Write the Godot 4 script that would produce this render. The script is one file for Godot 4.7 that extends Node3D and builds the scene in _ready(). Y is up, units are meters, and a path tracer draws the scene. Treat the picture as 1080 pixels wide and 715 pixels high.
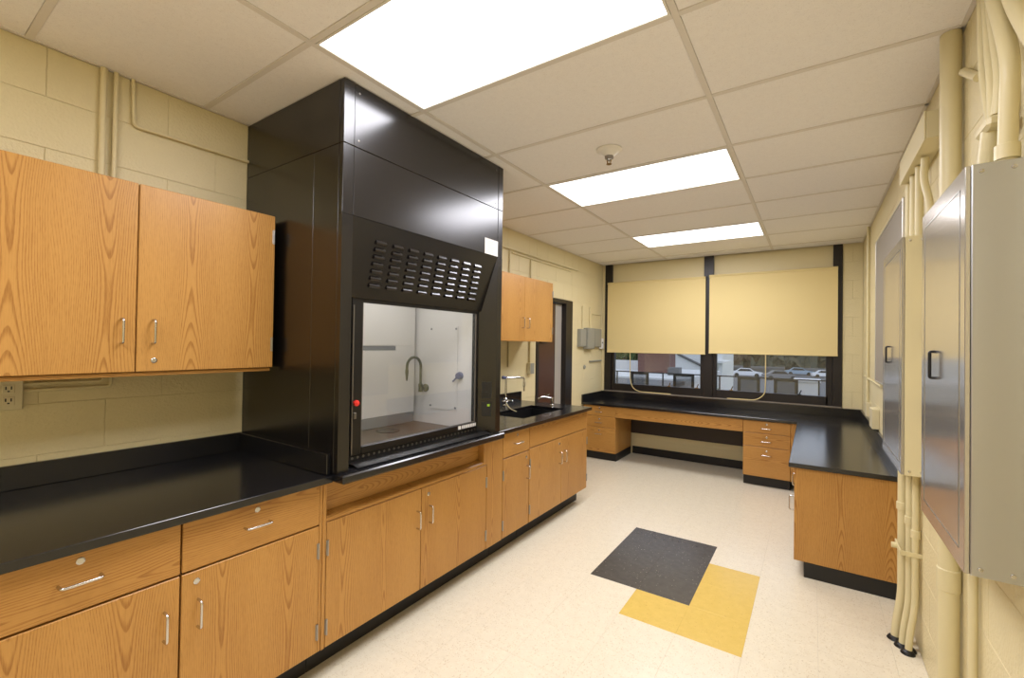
extends Node3D
# A school science room: x runs from the left wall, y up, depth d runs away from the camera (z = -d).

const RX := 2.982      # right wall
const CH := 2.6367     # ceiling
const DB := 6.114      # back (window) wall
const DR := -1.7       # rear wall behind the camera
const TL := 0.913      # left ceiling tee
const TR := 2.1325     # right ceiling tee
const G0 := 1.596      # a cross tee
const GS := 0.6096

var M := {}
var org := Vector3.ZERO
var taken := {}
var uvo := Vector2.ZERO
var uvswap := false
var rng := RandomNumberGenerator.new()

func V(x: float, y: float, d: float) -> Vector3:
	return Vector3(x, y, -d)

# ---------------------------------------------------------------- mesh tools
func mb() -> SurfaceTool:
	var st := SurfaceTool.new()
	st.begin(Mesh.PRIMITIVE_TRIANGLES)
	return st

func uv_of(p: Vector3, n: Vector3) -> Vector2:
	var a := n.abs()
	var uv: Vector2
	if a.x >= a.y and a.x >= a.z:
		uv = Vector2(p.z, -p.y)
	elif a.y >= a.z:
		uv = Vector2(p.x, p.z)
	else:
		uv = Vector2(p.x, -p.y)
	if uvswap:
		uv = Vector2(uv.y, uv.x)
	return uv + uvo

func tri(st: SurfaceTool, a: Vector3, b: Vector3, c: Vector3, n: Vector3) -> void:
	if (b - a).cross(c - a).dot(n) > 0.0:
		var t := b
		b = c
		c = t
	for p in [a, b, c]:
		st.set_normal(n)
		st.set_uv(uv_of(p, n))
		st.add_vertex(p - org)

func face(st: SurfaceTool, pts: Array, n: Vector3) -> void:
	for i in range(1, pts.size() - 1):
		tri(st, pts[0], pts[i], pts[i + 1], n)

# a box with chamfered edges, given by its limits (depths as positive numbers)
func box(st: SurfaceTool, x0: float, x1: float, y0: float, y1: float, d0: float, d1: float, bev: float = 0.0) -> void:
	var lo := Vector3(minf(x0, x1), minf(y0, y1), -maxf(d0, d1))
	var hi := Vector3(maxf(x0, x1), maxf(y0, y1), -minf(d0, d1))
	var s := hi - lo
	bev = minf(bev, minf(s.x, minf(s.y, s.z)) * 0.45)
	var c := [lo, hi]
	for ax in 3:
		var u := (ax + 1) % 3
		var w := (ax + 2) % 3
		for sg in 2:
			var n := Vector3.ZERO
			n[ax] = -1.0 if sg == 0 else 1.0
			var pts := []
			for q in [[0, 0], [1, 0], [1, 1], [0, 1]]:
				var p := Vector3.ZERO
				p[ax] = c[sg][ax]
				p[u] = lo[u] + bev if q[0] == 0 else hi[u] - bev
				p[w] = lo[w] + bev if q[1] == 0 else hi[w] - bev
				pts.append(p)
			face(st, pts, n)
	if bev <= 0.0:
		return
	for ax in 3:
		var u := (ax + 1) % 3
		var w := (ax + 2) % 3
		for su in 2:
			for sw in 2:
				var n := Vector3.ZERO
				n[u] = -1.0 if su == 0 else 1.0
				n[w] = -1.0 if sw == 0 else 1.0
				n = n.normalized()
				var pts := []
				for q in [[0, 0], [1, 0], [1, 1], [0, 1]]:
					var p := Vector3.ZERO
					p[ax] = lo[ax] + bev if q[0] == 0 else hi[ax] - bev
					var on: bool = q[1] == 0
					p[u] = c[su][u] if on else (lo[u] + bev if su == 0 else hi[u] - bev)
					p[w] = (lo[w] + bev if sw == 0 else hi[w] - bev) if on else c[sw][w]
					pts.append(p)
				face(st, pts, n)
	for sx in 2:
		for sy in 2:
			for sz in 2:
				var k := [sx, sy, sz]
				var n := Vector3.ZERO
				var inn := Vector3.ZERO
				for a in 3:
					n[a] = -1.0 if k[a] == 0 else 1.0
					inn[a] = lo[a] + bev if k[a] == 0 else hi[a] - bev
				var pts := []
				for a in 3:
					var p := inn
					p[a] = c[k[a]][a]
					pts.append(p)
				face(st, pts, n.normalized())

# a polygon (array of Vector2 in plane axes) extruded; axis 0: points are (y, d) along x; 1: (x, d) along y; 2: (x, y) along d
func prism(st: SurfaceTool, poly: Array, axis: int, a0: float, a1: float) -> void:
	var mk := func(q: Vector2, a: float) -> Vector3:
		if axis == 0:
			return V(a, q.x, q.y)
		if axis == 1:
			return V(q.x, a, q.y)
		return V(q.x, q.y, a)
	var ax := Vector3.ZERO
	ax[axis] = -1.0 if axis == 2 else 1.0
	var idx := Geometry2D.triangulate_polygon(PackedVector2Array(poly))
	for e in [[a0, -1.0], [a1, 1.0]]:
		for i in range(0, idx.size(), 3):
			tri(st, mk.call(poly[idx[i]], e[0]), mk.call(poly[idx[i + 1]], e[0]), mk.call(poly[idx[i + 2]], e[0]), ax * float(e[1]))
	var cen := Vector2.ZERO
	for q in poly:
		cen += q
	cen /= poly.size()
	var turn := 0.0
	for i in poly.size():
		turn += Vector2(poly[i]).cross(poly[(i + 1) % poly.size()])
	for i in poly.size():
		var p: Vector2 = poly[i]
		var q: Vector2 = poly[(i + 1) % poly.size()]
		var out := Vector2(q.y - p.y, p.x - q.x) * signf(turn)
		if out.length() < 1e-7:
			continue
		var n: Vector3 = (mk.call(out, 0.0) as Vector3).normalized()
		face(st, [mk.call(p, a0), mk.call(q, a0), mk.call(q, a1), mk.call(p, a1)], n)

func round_path(pts: Array, rad: float) -> Array:
	var r := [pts[0]]
	for i in range(1, pts.size() - 1):
		var a: Vector3 = pts[i - 1]
		var b: Vector3 = pts[i]
		var c: Vector3 = pts[i + 1]
		var k := minf(rad, minf((a - b).length(), (c - b).length()) * 0.49)
		var p := b + (a - b).normalized() * k
		var q := b + (c - b).normalized() * k
		for j in 6:
			var t := j / 5.0
			r.append(p.lerp(b, t).lerp(b.lerp(q, t), t))
	r.append(pts[-1])
	return r

func tube(st: SurfaceTool, pts: Array, r: float, sides: int = 12, caps: bool = true) -> void:
	var rings := []
	var up := Vector3.ZERO
	for i in pts.size():
		var p: Vector3 = pts[i]
		var t: Vector3
		if i == 0:
			t = pts[1] - p
		elif i == pts.size() - 1:
			t = p - pts[i - 1]
		else:
			t = (pts[i + 1] - p).normalized() + (p - pts[i - 1]).normalized()
		t = t.normalized()
		if up == Vector3.ZERO:
			up = t.cross(Vector3.UP if absf(t.y) < 0.9 else Vector3.RIGHT).normalized()
		up = (up - t * up.dot(t)).normalized()
		var sd := t.cross(up)
		var ring := []
		for k in sides:
			var a := TAU * k / sides
			ring.append(up * cos(a) + sd * sin(a))
		rings.append([p, ring, t])
	for i in range(rings.size() - 1):
		for k in sides:
			var k2 := (k + 1) % sides
			var q := [[rings[i][0], rings[i][1][k]], [rings[i + 1][0], rings[i + 1][1][k]], [rings[i + 1][0], rings[i + 1][1][k2]], [rings[i][0], rings[i][1][k2]]]
			for f in [[0, 1, 2], [0, 2, 3]]:
				var vs := []
				for e in f:
					vs.append(q[e])
				var fn: Vector3 = (vs[0][1] + vs[1][1] + vs[2][1])
				var pa: Vector3 = vs[0][0] + vs[0][1] * r
				var pb: Vector3 = vs[1][0] + vs[1][1] * r
				var pc: Vector3 = vs[2][0] + vs[2][1] * r
				if (pb - pa).cross(pc - pa).dot(fn) > 0.0:
					vs = [vs[0], vs[2], vs[1]]
				for v in vs:
					st.set_normal(v[1])
					st.set_uv(Vector2(0.0, 0.0))
					st.add_vertex(v[0] + v[1] * r - org)
	if caps:
		for e in [0, rings.size() - 1]:
			var pts2 := []
			for k in sides:
				pts2.append(rings[e][0] + rings[e][1][k] * r)
			face(st, pts2, rings[e][2] * (-1.0 if e == 0 else 1.0))

# profile [[radius, along], ...] turned about an axis through at
func lathe(st: SurfaceTool, at: Vector3, axis: Vector3, prof: Array, sides: int = 16) -> void:
	axis = axis.normalized()
	var u := axis.cross(Vector3.UP if absf(axis.y) < 0.9 else Vector3.RIGHT).normalized()
	var w := axis.cross(u)
	for i in range(prof.size() - 1):
		var r0: float = prof[i][0]
		var r1: float = prof[i + 1][0]
		var h0: float = prof[i][1]
		var h1: float = prof[i + 1][1]
		var sl := Vector2(h1 - h0, r0 - r1)
		if sl.length() < 1e-7:
			continue
		sl = sl.normalized()
		for k in sides:
			var dirs := []
			for kk in [k, k + 1]:
				var a: float = TAU * kk / sides
				dirs.append(u * cos(a) + w * sin(a))
			var vs := [[at + axis * h0 + dirs[0] * r0, dirs[0]], [at + axis * h1 + dirs[0] * r1, dirs[0]], [at + axis * h1 + dirs[1] * r1, dirs[1]], [at + axis * h0 + dirs[1] * r0, dirs[1]]]
			for f in [[0, 1, 2], [0, 2, 3]]:
				var a3: Vector3 = vs[f[0]][0]
				var b3: Vector3 = vs[f[1]][0]
				var c3: Vector3 = vs[f[2]][0]
				if (b3 - a3).cross(c3 - a3).length() < 1e-12:
					continue
				var order: Array = f
				var nn: Vector3 = (dirs[0] + dirs[1]) * sl.x + axis * sl.y * 2.0
				if (b3 - a3).cross(c3 - a3).dot(nn) > 0.0:
					order = [f[0], f[2], f[1]]
				for e in order:
					st.set_normal((vs[e][1] * sl.x + axis * sl.y).normalized())
					st.set_uv(Vector2.ZERO)
					st.add_vertex(vs[e][0] - org)

# ---------------------------------------------------------------- object tools
func numbered(called: String) -> String:
	var n: int = taken.get(called, 0)
	taken[called] = n + 1
	return called if n == 0 else "%s_%03d" % [called, n]

func thing(called: String, label: String, category: String, at: Vector3, group: String = "") -> Node3D:
	var o := Node3D.new()
	o.name = numbered(called)
	add_child(o)
	o.position = at
	org = at
	o.set_meta("label", label)
	o.set_meta("category", category)
	if group != "":
		o.set_meta("group", group)
	return o

func setting(called: String, at: Vector3) -> Node3D:
	var o := Node3D.new()
	o.name = called
	add_child(o)
	o.position = at
	org = at
	o.set_meta("kind", "structure")
	return o

func part(called: String, st: SurfaceTool, m: Material, parent: Node3D, label: String = "") -> MeshInstance3D:
	var o := MeshInstance3D.new()
	o.name = called
	o.mesh = st.commit()
	o.material_override = m
	parent.add_child(o, true)
	if label != "":
		o.set_meta("label", label)
	return o

func one(called: String, label: String, category: String, at: Vector3, group: String = "") -> void:
	# begins a thing that is a single mesh: sets the origin; finish with done()
	org = at
	pend = [called, label, category, at, group]

var pend := []

func done(st: SurfaceTool, m: Material) -> MeshInstance3D:
	var o := MeshInstance3D.new()
	o.name = numbered(pend[0])
	o.mesh = st.commit()
	o.material_override = m
	o.position = pend[3]
	add_child(o)
	o.set_meta("label", pend[1])
	o.set_meta("category", pend[2])
	if pend[4] != "":
		o.set_meta("group", pend[4])
	return o

func simple(called: String, parent: Node3D, m: Material, x0: float, x1: float, y0: float, y1: float, d0: float, d1: float, bev: float = 0.002, label: String = "") -> MeshInstance3D:
	var st := mb()
	box(st, x0, x1, y0, y1, d0, d1, bev)
	return part(called, st, m, parent, label)

func piece(called: String, parent: Node3D, mesh: Mesh, m: Material, at: Vector3) -> MeshInstance3D:
	var o := MeshInstance3D.new()
	o.name = called
	o.mesh = mesh
	o.material_override = m
	o.position = at - org
	parent.add_child(o, true)
	return o

# ---------------------------------------------------------------- materials
func flat(c: Color, rough: float, metal: float = 0.0, spec: float = 0.5) -> StandardMaterial3D:
	var m := StandardMaterial3D.new()
	m.albedo_color = c
	m.roughness = rough
	m.metallic = metal
	m.metallic_specular = spec
	return m

func rgb(r: float, g: float, b: float) -> Color:
	return Color(r / 255.0, g / 255.0, b / 255.0)

# plain-sliced oak veneer, grain along v: rings of a slightly tapering trunk cut off centre, leaf by leaf
func oak_image(sd: int, w: int, h: int, light: Color, dark: Color) -> Image:
	var n1 := FastNoiseLite.new()
	n1.seed = sd
	n1.noise_type = FastNoiseLite.TYPE_SIMPLEX_SMOOTH
	n1.frequency = 1.0
	n1.fractal_octaves = 2
	var n2 := FastNoiseLite.new()
	n2.seed = sd + 7
	n2.frequency = 1.0
	n2.fractal_octaves = 1
	var img := Image.create(w, h, false, Image.FORMAT_RGB8)
	var r := RandomNumberGenerator.new()
	r.seed = sd
	var leaves := []
	for i in 4:
		leaves.append([r.randf_range(0.08, 0.16), r.randf_range(0.007, 0.014), r.randf_range(0.0, 1.0), r.randf_range(0.0050, 0.0068), -1.0 if r.randf() < 0.5 else 1.0])
	for j in h:
		var v := 1.3 * j / h
		for i in w:
			var u := 1.04 * i / w
			var leaf := int(u / 0.26)
			var L: Array = leaves[leaf]
			var x: float = u - leaf * 0.26 - float(L[0])
			var wob := n1.get_noise_2d(u * 4.0, v * 0.8) * 0.022 + n1.get_noise_2d(u * 26.0 + 40.0, v * 1.6) * 0.0018
			var dv: float = v - 0.26 - 0.22 * float(L[2])
			var sway: float = -0.10 * dv * absf(dv) * signf(dv) + 0.012 * v * float(L[4]) + n1.get_noise_2d(leaf * 7.0, v * 1.8) * 0.006
			var ring: float = (sqrt((x + wob) * (x + wob) + 0.0011) + sway) / float(L[3])
			var f := ring - floorf(ring)
			var late := smoothstep(0.45, 0.85, f) * (1.0 - smoothstep(0.9, 1.0, f))
			var far := clampf(absf(x) / 0.11, 0.0, 1.0)
			var pores := n2.get_noise_2d(u * 900.0, v * 26.0)
			var fine := n2.get_noise_2d(u * 300.0 + 90.0, v * 5.0)
			var k := late * lerpf(0.58, 0.24, far) + maxf(0.0, pores) * (0.22 + 0.34 * late) + fine * 0.16 + n1.get_noise_2d(u * 3.0 + 9.0, v * 0.8) * 0.13
			img.set_pixel(i, j, light.lerp(dark, clampf(k, 0.0, 1.0)))
	return img

func oak(img: Image, rough: float = 0.36) -> StandardMaterial3D:
	var m := StandardMaterial3D.new()
	m.albedo_texture = ImageTexture.create_from_image(img)
	m.uv1_scale = Vector3(1.0 / 1.04, 1.0 / 1.3, 1.0)
	m.roughness = rough
	m.metallic_specular = 0.45
	return m

func speckle(sd: int, size: int, base: Color, flecks: Array, n: int, mottle: float) -> Image:
	var img := Image.create(size, size, false, Image.FORMAT_RGB8)
	var nz := FastNoiseLite.new()
	nz.seed = sd
	nz.frequency = 0.02
	nz.fractal_octaves = 4
	for j in size:
		for i in size:
			var k := nz.get_noise_2d(i, j) * mottle
			img.set_pixel(i, j, Color(base.r + k, base.g + k, base.b + k * 0.9))
	var r := RandomNumberGenerator.new()
	r.seed = sd
	for q in n:
		var c: Color = flecks[r.randi() % flecks.size()]
		var cx := r.randi() % size
		var cy := r.randi() % size
		var a := r.randf() * PI
		var l := r.randf_range(1.0, 5.0)
		var wd := r.randf_range(0.6, 1.8)
		for dj in range(-6, 7):
			for di in range(-6, 7):
				var p := Vector2(di, dj).rotated(a)
				if absf(p.x) / l + absf(p.y) / wd < 1.0:
					var xx := posmod(cx + di, size)
					var yy := posmod(cy + dj, size)
					img.set_pixel(xx, yy, img.get_pixel(xx, yy).lerp(c, 0.75))
	return img

func noise_normal(sd: int, freq: float, strength: float) -> NoiseTexture2D:
	var nz := FastNoiseLite.new()
	nz.seed = sd
	nz.frequency = freq
	nz.fractal_octaves = 4
	var t := NoiseTexture2D.new()
	t.noise = nz
	t.width = 512
	t.height = 512
	t.seamless = true
	t.as_normal_map = true
	t.bump_strength = strength
	return t

func make_materials() -> void:
	var la := rgb(193, 144, 76)
	var dk := rgb(147, 97, 42)
	M.oak = oak(oak_image(11, 1024, 1280, la, dk))
	M.oak2 = oak(oak_image(23, 1024, 1280, rgb(188, 139, 72), dk))
	M.oak_edge = flat(rgb(150, 80, 42), 0.45)
	M.inside = flat(rgb(120, 84, 50), 0.6)
	M.epoxy = flat(rgb(22, 22, 24), 0.19, 0.0, 0.6)
	M.epoxy_edge = flat(rgb(20, 20, 21), 0.4)
	M.vinyl = flat(rgb(21, 20, 19), 0.5)
	M.hood = flat(rgb(17, 15, 14), 0.24, 0.0, 0.62)
	M.hood_rim = flat(rgb(15, 14, 13), 0.33)
	M.rail = flat(rgb(120, 116, 108), 0.35, 0.8)
	M.tray = flat(rgb(66, 50, 38), 0.3)
	M.bead = flat(rgb(92, 86, 78), 0.45)
	M.liner = flat(rgb(226, 226, 226), 0.35)
	M.slot = flat(rgb(120, 124, 130), 0.5)
	M.nickel = flat(rgb(205, 203, 200), 0.25, 1.0)
	M.chrome = flat(rgb(225, 226, 230), 0.1, 1.0)
	M.steel = flat(rgb(168, 166, 162), 0.3, 1.0)
	M.steel_door = flat(rgb(196, 193, 186), 0.17, 0.7)
	M.galv = flat(rgb(196, 198, 200), 0.46, 1.0)
	M.olive = flat(rgb(54, 58, 12), 0.35)
	M.blueknob = flat(rgb(78, 88, 128), 0.45)
	M.red = flat(rgb(225, 50, 40), 0.4)
	M.green = flat(rgb(150, 190, 40), 0.4)
	M.white = flat(rgb(238, 236, 230), 0.5)
	M.cream = flat(rgb(218, 206, 162), 0.42)
	M.cream_box = flat(rgb(220, 209, 170), 0.45)
	M.bronze = flat(rgb(28, 22, 19), 0.4)
	M.brown_door = flat(rgb(74, 46, 30), 0.4)
	M.panel_brown = flat(rgb(58, 46, 38), 0.5)
	M.pane_strip = flat(rgb(165, 160, 150), 0.5)
	M.grey_box = flat(rgb(150, 150, 138), 0.45)
	M.board = flat(rgb(150, 142, 128), 0.6)
	M.alu = flat(rgb(205, 203, 198), 0.35, 0.6)
	M.black = flat(rgb(14, 14, 14), 0.45)
	M.brass = flat(rgb(150, 118, 62), 0.35, 1.0)
	M.sill = flat(rgb(128, 118, 104), 0.4)
	M.tee = flat(rgb(226, 220, 214), 0.5)
	M.white_metal = flat(rgb(232, 228, 220), 0.4)
	M.plate = flat(rgb(214, 204, 168), 0.4)

	M.blind = flat(rgb(223, 203, 144), 0.8)
	M.blind.normal_enabled = true
	M.blind.normal_texture = noise_normal(5, 0.2, 2.0)
	M.blind.normal_scale = 0.2
	M.blind.uv1_triplanar = true
	M.blind.uv1_scale = Vector3(6, 6, 6)

	var rough_n := noise_normal(8, 0.045, 6.0)
	for w in ["paint"]:
		var m := flat(rgb(223, 210, 166), 0.42, 0.0, 0.45)
		m.normal_enabled = true
		m.normal_texture = rough_n
		m.normal_scale = 0.35
		m.uv1_triplanar = true
		m.uv1_world_triplanar = true
		m.uv1_scale = Vector3(2.5, 2.5, 2.5)
		M[w] = m
	M.mortar = flat(rgb(218, 205, 161), 0.6)
	M.screed = flat(rgb(190, 186, 178), 0.8)

	var vct := StandardMaterial3D.new()
	vct.albedo_texture = ImageTexture.create_from_image(speckle(3, 512, rgb(227, 218, 195), [rgb(204, 187, 152), rgb(238, 232, 214), rgb(190, 174, 144), rgb(212, 196, 164)], 2600, 0.016))
	vct.roughness = 0.26
	vct.metallic_specular = 0.5
	vct.uv1_scale = Vector3(1.6, 1.6, 1.0)
	M.vct = vct
	var vk := vct.duplicate()
	vk.albedo_texture = ImageTexture.create_from_image(speckle(4, 512, rgb(72, 69, 66), [rgb(60, 58, 56), rgb(98, 95, 92), rgb(190, 184, 170), rgb(66, 63, 60), rgb(74, 72, 70)], 900, 0.03))
	M.vct_black = vk
	var vy := vct.duplicate()
	vy.albedo_texture = ImageTexture.create_from_image(speckle(6, 512, rgb(216, 184, 90), [rgb(204, 168, 76), rgb(226, 196, 108), rgb(188, 150, 68)], 1000, 0.02))
	M.vct_yellow = vy

	var ct := StandardMaterial3D.new()
	ct.albedo_texture = ImageTexture.create_from_image(speckle(9, 512, rgb(246, 243, 243), [rgb(232, 228, 226), rgb(252, 250, 249)], 3500, 0.01))
	ct.roughness = 0.9
	ct.uv1_scale = Vector3(2.2, 2.2, 1.0)
	M.ceiling_tile = ct

	var glass := StandardMaterial3D.new()
	glass.transparency = BaseMaterial3D.TRANSPARENCY_ALPHA
	glass.albedo_color = Color(0.55, 0.6, 0.6, 0.035)
	glass.roughness = 0.02
	M.glass = glass

	var lamp := StandardMaterial3D.new()
	lamp.albedo_color = Color(0.95, 0.95, 0.95)
	lamp.emission_enabled = true
	lamp.emission = Color(0.98, 0.99, 1.0)
	lamp.emission_energy_multiplier = 3.0
	lamp.roughness = 0.5
	M.diffuser = lamp
	var ht := lamp.duplicate()
	ht.emission = Color(1.0, 0.98, 0.95)
	ht.emission_energy_multiplier = 2.0
	M.hood_tube = ht

# ---------------------------------------------------------------- small fittings
func handle(parent: Node3D, a: Vector3, b: Vector3, out: Vector3) -> void:
	var st := mb()
	tube(st, round_path([a, a + out, b + out, b], 0.012), 0.0043, 10)
	part("handle", st, M.nickel, parent, "bright metal wire pull")

func lock(parent: Node3D, at: Vector3, out: Vector3) -> void:
	var st := mb()
	lathe(st, at, out, [[0.0105, -0.001], [0.0105, 0.003], [0.008, 0.0045], [0.0, 0.0045]], 14)
	part("lock", st, M.nickel, parent, "small round cylinder lock")

# five-knuckle hinge on a face that looks along +x, leaf centred at (y, d)
func hinge(parent: Node3D, x: float, y: float, d: float) -> void:
	var st := mb()
	box(st, x - 0.001, x + 0.0025, y - 0.032, y + 0.032, d - 0.006, d + 0.006, 0.001)
	tube(st, [V(x + 0.004, y - 0.034, d), V(x + 0.004, y + 0.034, d)], 0.0045, 8)
	part("hinge", st, M.steel, parent, "steel butt hinge")

# a front on a face looking along +x (cabinets of the left wall); returns the front
func front_x(called: String, parent: Node3D, m: Material, x: float, y0: float, y1: float, d0: float, d1: float, horizontal: bool, off: Vector2) -> MeshInstance3D:
	uvo = Vector2(off.x, y1 + off.y * 0.12) if not horizontal else Vector2(off.x, d1 + off.y * 0.12)
	uvswap = horizontal
	var st := mb()
	box(st, x - 0.019, x, y0, y1, d0, d1, 0.0022)
	uvswap = false
	uvo = Vector2.ZERO
	return part(called, st, m, parent)

func front_d(called: String, parent: Node3D, m: Material, d: float, y0: float, y1: float, x0: float, x1: float, off: Vector2) -> MeshInstance3D:
	uvo = Vector2(off.x, -x0 + off.y * 0.12)
	uvswap = true
	var st := mb()
	box(st, x0, x1, y0, y1, d, d + 0.019, 0.0022)
	uvswap = false
	uvo = Vector2.ZERO
	return part(called, st, m, parent)

func oak_box(called: String, parent: Node3D, x0: float, x1: float, y0: float, y1: float, d0: float, d1: float, off: Vector2, swap: bool = false, m: Material = null) -> MeshInstance3D:
	uvo = off + (Vector2(0.0, y1) if not swap else Vector2(0.0, d1 if absf(d1 - d0) > absf(x1 - x0) else -x0))
	uvswap = swap
	var st := mb()
	box(st, x0, x1, y0, y1, d0, d1, 0.0015)
	uvo = Vector2.ZERO
	uvswap = false
	return part(called, st, M.oak if m == null else m, parent)

func _ready() -> void:
	rng.seed = 5
	# ------------------------------------------------------------ camera, sky, lights
	var cam := Camera3D.new()
	cam.name = "camera"
	add_child(cam)
	cam.position = V(2.5372, 1.4828, 0.0)
	cam.rotation = Vector3(0.0110, 0.5916, 0.0148)
	cam.fov = rad_to_deg(2.0 * atan(357.5 / 472.59))
	cam.near = 0.05
	cam.far = 400.0
	cam.current = true

	var we := WorldEnvironment.new()
	we.name = "environment"
	var env := Environment.new()
	var sky := Sky.new()
	var sm := ProceduralSkyMaterial.new()
	sm.sky_top_color = rgb(190, 203, 224)
	sm.sky_horizon_color = rgb(214, 220, 230)
	sm.ground_bottom_color = rgb(120, 120, 118)
	sm.ground_horizon_color = rgb(170, 172, 174)
	sm.energy_multiplier = 1.75
	sky.sky_material = sm
	env.background_mode = Environment.BG_SKY
	env.sky = sky
	env.tonemap_mode = Environment.TONE_MAPPER_LINEAR
	env.tonemap_exposure = 1.0
	env.sdfgi_enabled = true
	env.ssao_enabled = true
	env.ssil_enabled = true
	we.environment = env
	add_child(we)

	make_materials()
	build_lamps()
	build_shell()
	build_windows()
	build_left_units()
	build_hood()
	build_sink()
	build_desk()
	build_right_wall()
	build_left_wall_fittings()
	build_outside()

# ---------------------------------------------------------------- ceiling lamps
func build_lamps() -> void:
	var rows := [-3, 0, 3, 6]
	var words := ["beside the rear wall", "above the near worktop and fume hood", "beside the sprinkler head", "in front of the roller blinds"]
	for i in rows.size():
		var d1: float = G0 + rows[i] * GS
		var d0 := d1 - GS
		var o := thing("ceiling_light", "white recessed fluorescent ceiling light panel " + words[i], "ceiling light", V((TL + TR) / 2, CH, (d0 + d1) / 2), "recessed ceiling lights")
		var st := mb()
		var e := 0.013
		var f := 0.022
		box(st, TL + e, TR - e, CH - 0.002, CH + 0.05, d0 + e, d0 + f)
		box(st, TL + e, TR - e, CH - 0.002, CH + 0.05, d1 - f, d1 - e)
		box(st, TL + e, TL + f, CH - 0.002, CH + 0.05, d0 + f, d1 - f)
		box(st, TR - f, TR - e, CH - 0.002, CH + 0.05, d0 + f, d1 - f)
		part("frame", st, M.white_metal, o)
		simple("diffuser", o, M.diffuser, TL + f, TR - f, CH + 0.004, CH + 0.008, d0 + f, d1 - f, 0.0)
		var l := AreaLight3D.new()
		l.name = "tube_light"
		l.area_size = Vector2(1.15, 0.54)
		l.rotation_degrees = Vector3(-90, 0, 0)
		l.position = Vector3(0, -0.004, 0)
		l.light_color = Color(0.97, 0.962, 1.0)
		l.light_energy = 2.85
		l.area_range = 30.0
		l.shadow_enabled = true
		o.add_child(l)

# ---------------------------------------------------------------- room shell
func block_wall(parent: Node3D, axis: int, pos: float, into: float, a0: float, a1: float, y0: float, y1: float, phase: float, skip: Array, m: Material) -> void:
	# courses of 8 x 16 inch blocks on a wall; axis 0: wall plane at x = pos, running along depth; axis 2: plane at d = pos, running along x
	var h := 0.2032
	var w := 0.4064
	var cache := {}
	var row := int(floorf(y0 / h + 0.001))
	while row * h < y1 - 0.005:
		var ya := maxf(row * h, y0)
		var yb := minf((row + 1) * h, y1)
		var a := a0
		var off := phase + (0.0 if row % 2 == 0 else w / 2)
		while a < a1 - 0.001:
			var nxt := (floorf((a - off) / w + 0.001) + 1.0) * w + off
			var b := minf(nxt, a1)
			var hide := false
			for s in skip:
				if a >= s[0] and b <= s[1] and ya >= s[2] and yb <= s[3]:
					hide = true
			if not hide and b - a > 0.012:
				var key := "%.3f %.3f" % [b - a, yb - ya]
				if not cache.has(key):
					var keep := org
					org = Vector3.ZERO
					var st := mb()
					var gp := 0.0004
					if axis == 0:
						box(st, 0.0, into, -(yb - ya) / 2 + gp, (yb - ya) / 2 - gp, -(b - a) / 2 + gp, (b - a) / 2 - gp, 0.0018)
					else:
						box(st, -(b - a) / 2 + gp, (b - a) / 2 - gp, -(yb - ya) / 2 + gp, (yb - ya) / 2 - gp, 0.0, into, 0.002)
					org = keep
					cache[key] = st.commit()
				var c := V(pos, (ya + yb) / 2, (a + b) / 2) if axis == 0 else V((a + b) / 2, (ya + yb) / 2, pos)
				piece("block", parent, cache[key], m, c)
			a = b
		row += 1

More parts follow.
